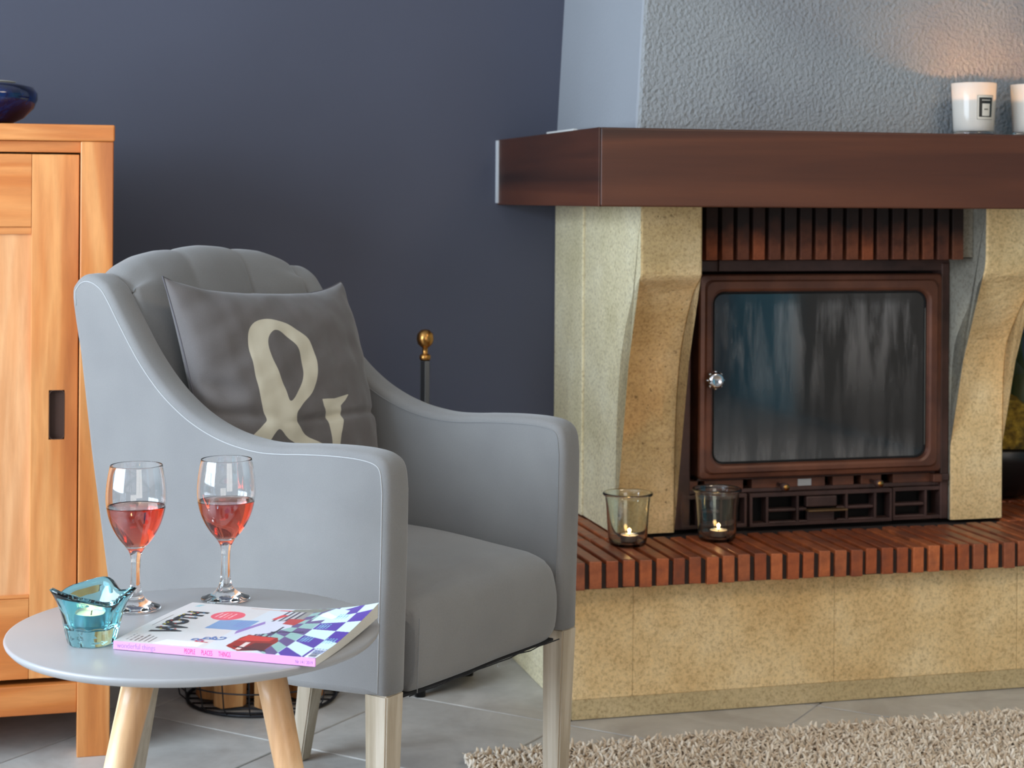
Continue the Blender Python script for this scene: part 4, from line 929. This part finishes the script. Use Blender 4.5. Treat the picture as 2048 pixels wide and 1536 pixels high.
# ------------------------------------------------------------------ rug
RS0, RS1, RT0, RT1 = .765, 3.0, 1.75, 3.215
RG = box('shag_rug', RS0, RS1, RT0, RT1, .0008, .008, plain('rug_backing', srgb(176, 156, 130), .95), None, .002); RG.rotation_euler = (0, 0, TH)
RG['label'] = 'beige shaggy rug on the tiles in front of the hearth'; RG['category'] = 'rug'
def tufts(t0, t1, s0, s1, sp, seg, sides, h):
    ns, nt = int((s1-s0)/sp), int((t1-t0)/sp); S, T_ = np.meshgrid(s0+(np.arange(ns)+.5)*sp, t0+(np.arange(nt)+.5)*sp)
    S = S.ravel()+rng.uniform(-.45, .45, S.size)*sp; T_ = T_.ravel()+rng.uniform(-.45, .45, T_.size)*sp; n = S.size
    lw = (Vector((CHA[0], CHA[1], 0))+E1*(CWD-.03)+E2*.022); ls = lw.x*math.cos(TH)+lw.y*math.sin(TH); lt = -lw.x*math.sin(TH)+lw.y*math.cos(TH)
    keep = np.hypot(S-ls, T_-lt) > .036; S = S[keep]; T_ = T_[keep]; n = S.size
    az = rng.uniform(0, 2*np.pi, n); lean = rng.uniform(.15, .9, n); H = h*rng.uniform(.7, 1.15, n); curl = rng.uniform(-3.0, 3.0, n)
    V = np.zeros((n, seg+1, sides, 3)); rad0 = .0030*sp/.008
    for k in range(seg+1):
        q = k/seg; r = rad0*(1.0+.35*math.sin(math.pi*q)-(.35*q**4)); a = az+curl*q
        cx = S+np.cos(a)*lean*H*q*q*.9; cy = T_+np.sin(a)*lean*H*q*q*.9; cz = .006+H*(q-.35*lean*q*q)
        for m in range(sides):
            b = 2*np.pi*m/sides+q*1.5; V[:, k, m, 0] = cx+r*np.cos(b); V[:, k, m, 1] = cy+r*np.sin(b); V[:, k, m, 2] = cz+(r*.5*np.cos(b+a))*q
    base = (np.arange(n)*(seg+1)*sides)[:, None]; F = []
    for k in range(seg):
        for m in range(sides): F.append(base+np.array([k*sides+m, k*sides+(m+1) % sides, (k+1)*sides+(m+1) % sides, (k+1)*sides+m]))
    F = np.concatenate(F); F2 = base+np.array([seg*sides+m for m in range(sides)])
    me = bpy.data.meshes.new('pile'); nvt = V.size//3; me.vertices.add(nvt); me.vertices.foreach_set('co', V.reshape(-1))
    loops = np.concatenate([F.ravel(), F2.ravel()]); me.loops.add(loops.size); me.loops.foreach_set('vertex_index', loops.astype(np.int32))
    tot = np.concatenate([np.full(len(F), 4), np.full(len(F2), sides)]); st = np.concatenate([[0], np.cumsum(tot)[:-1]])
    me.polygons.add(tot.size); me.polygons.foreach_set('loop_start', st.astype(np.int32)); me.polygons.foreach_set('loop_total', tot.astype(np.int32)); me.update(calc_edges=True); me.validate()
    sh = np.repeat(rng.uniform(0, 1, n), (seg+1)*sides); a = me.attributes.new('shade', 'FLOAT', 'POINT'); a.data.foreach_set('value', sh.astype(np.float32))
    me.polygons.foreach_set('use_smooth', np.ones(tot.size, bool))
    return me
x = NT('shag_yarn'); at = x.n('ShaderNodeAttribute'); at.attribute_name = 'shade'; x.l(x.ramp(at.outputs['Fac'], [(0, srgb(196, 172, 144)), (0.5, srgb(226, 208, 184)), (1, srgb(244, 232, 214))]), x.b.inputs['Base Color']); x.set(Roughness=.95, Sheen_Weight=.3)
for args in ((2.85, RT1+.004, RS0-.004, 2.35, .0078, 6, 6, .025), (RT0, 2.85, RS0, RS1, .016, 3, 4, .028), (2.85, RT1, 2.35, RS1, .016, 3, 4, .028)):
    o = link('pile', tufts(*args), x.m, RG); o['kind'] = 'stuff'
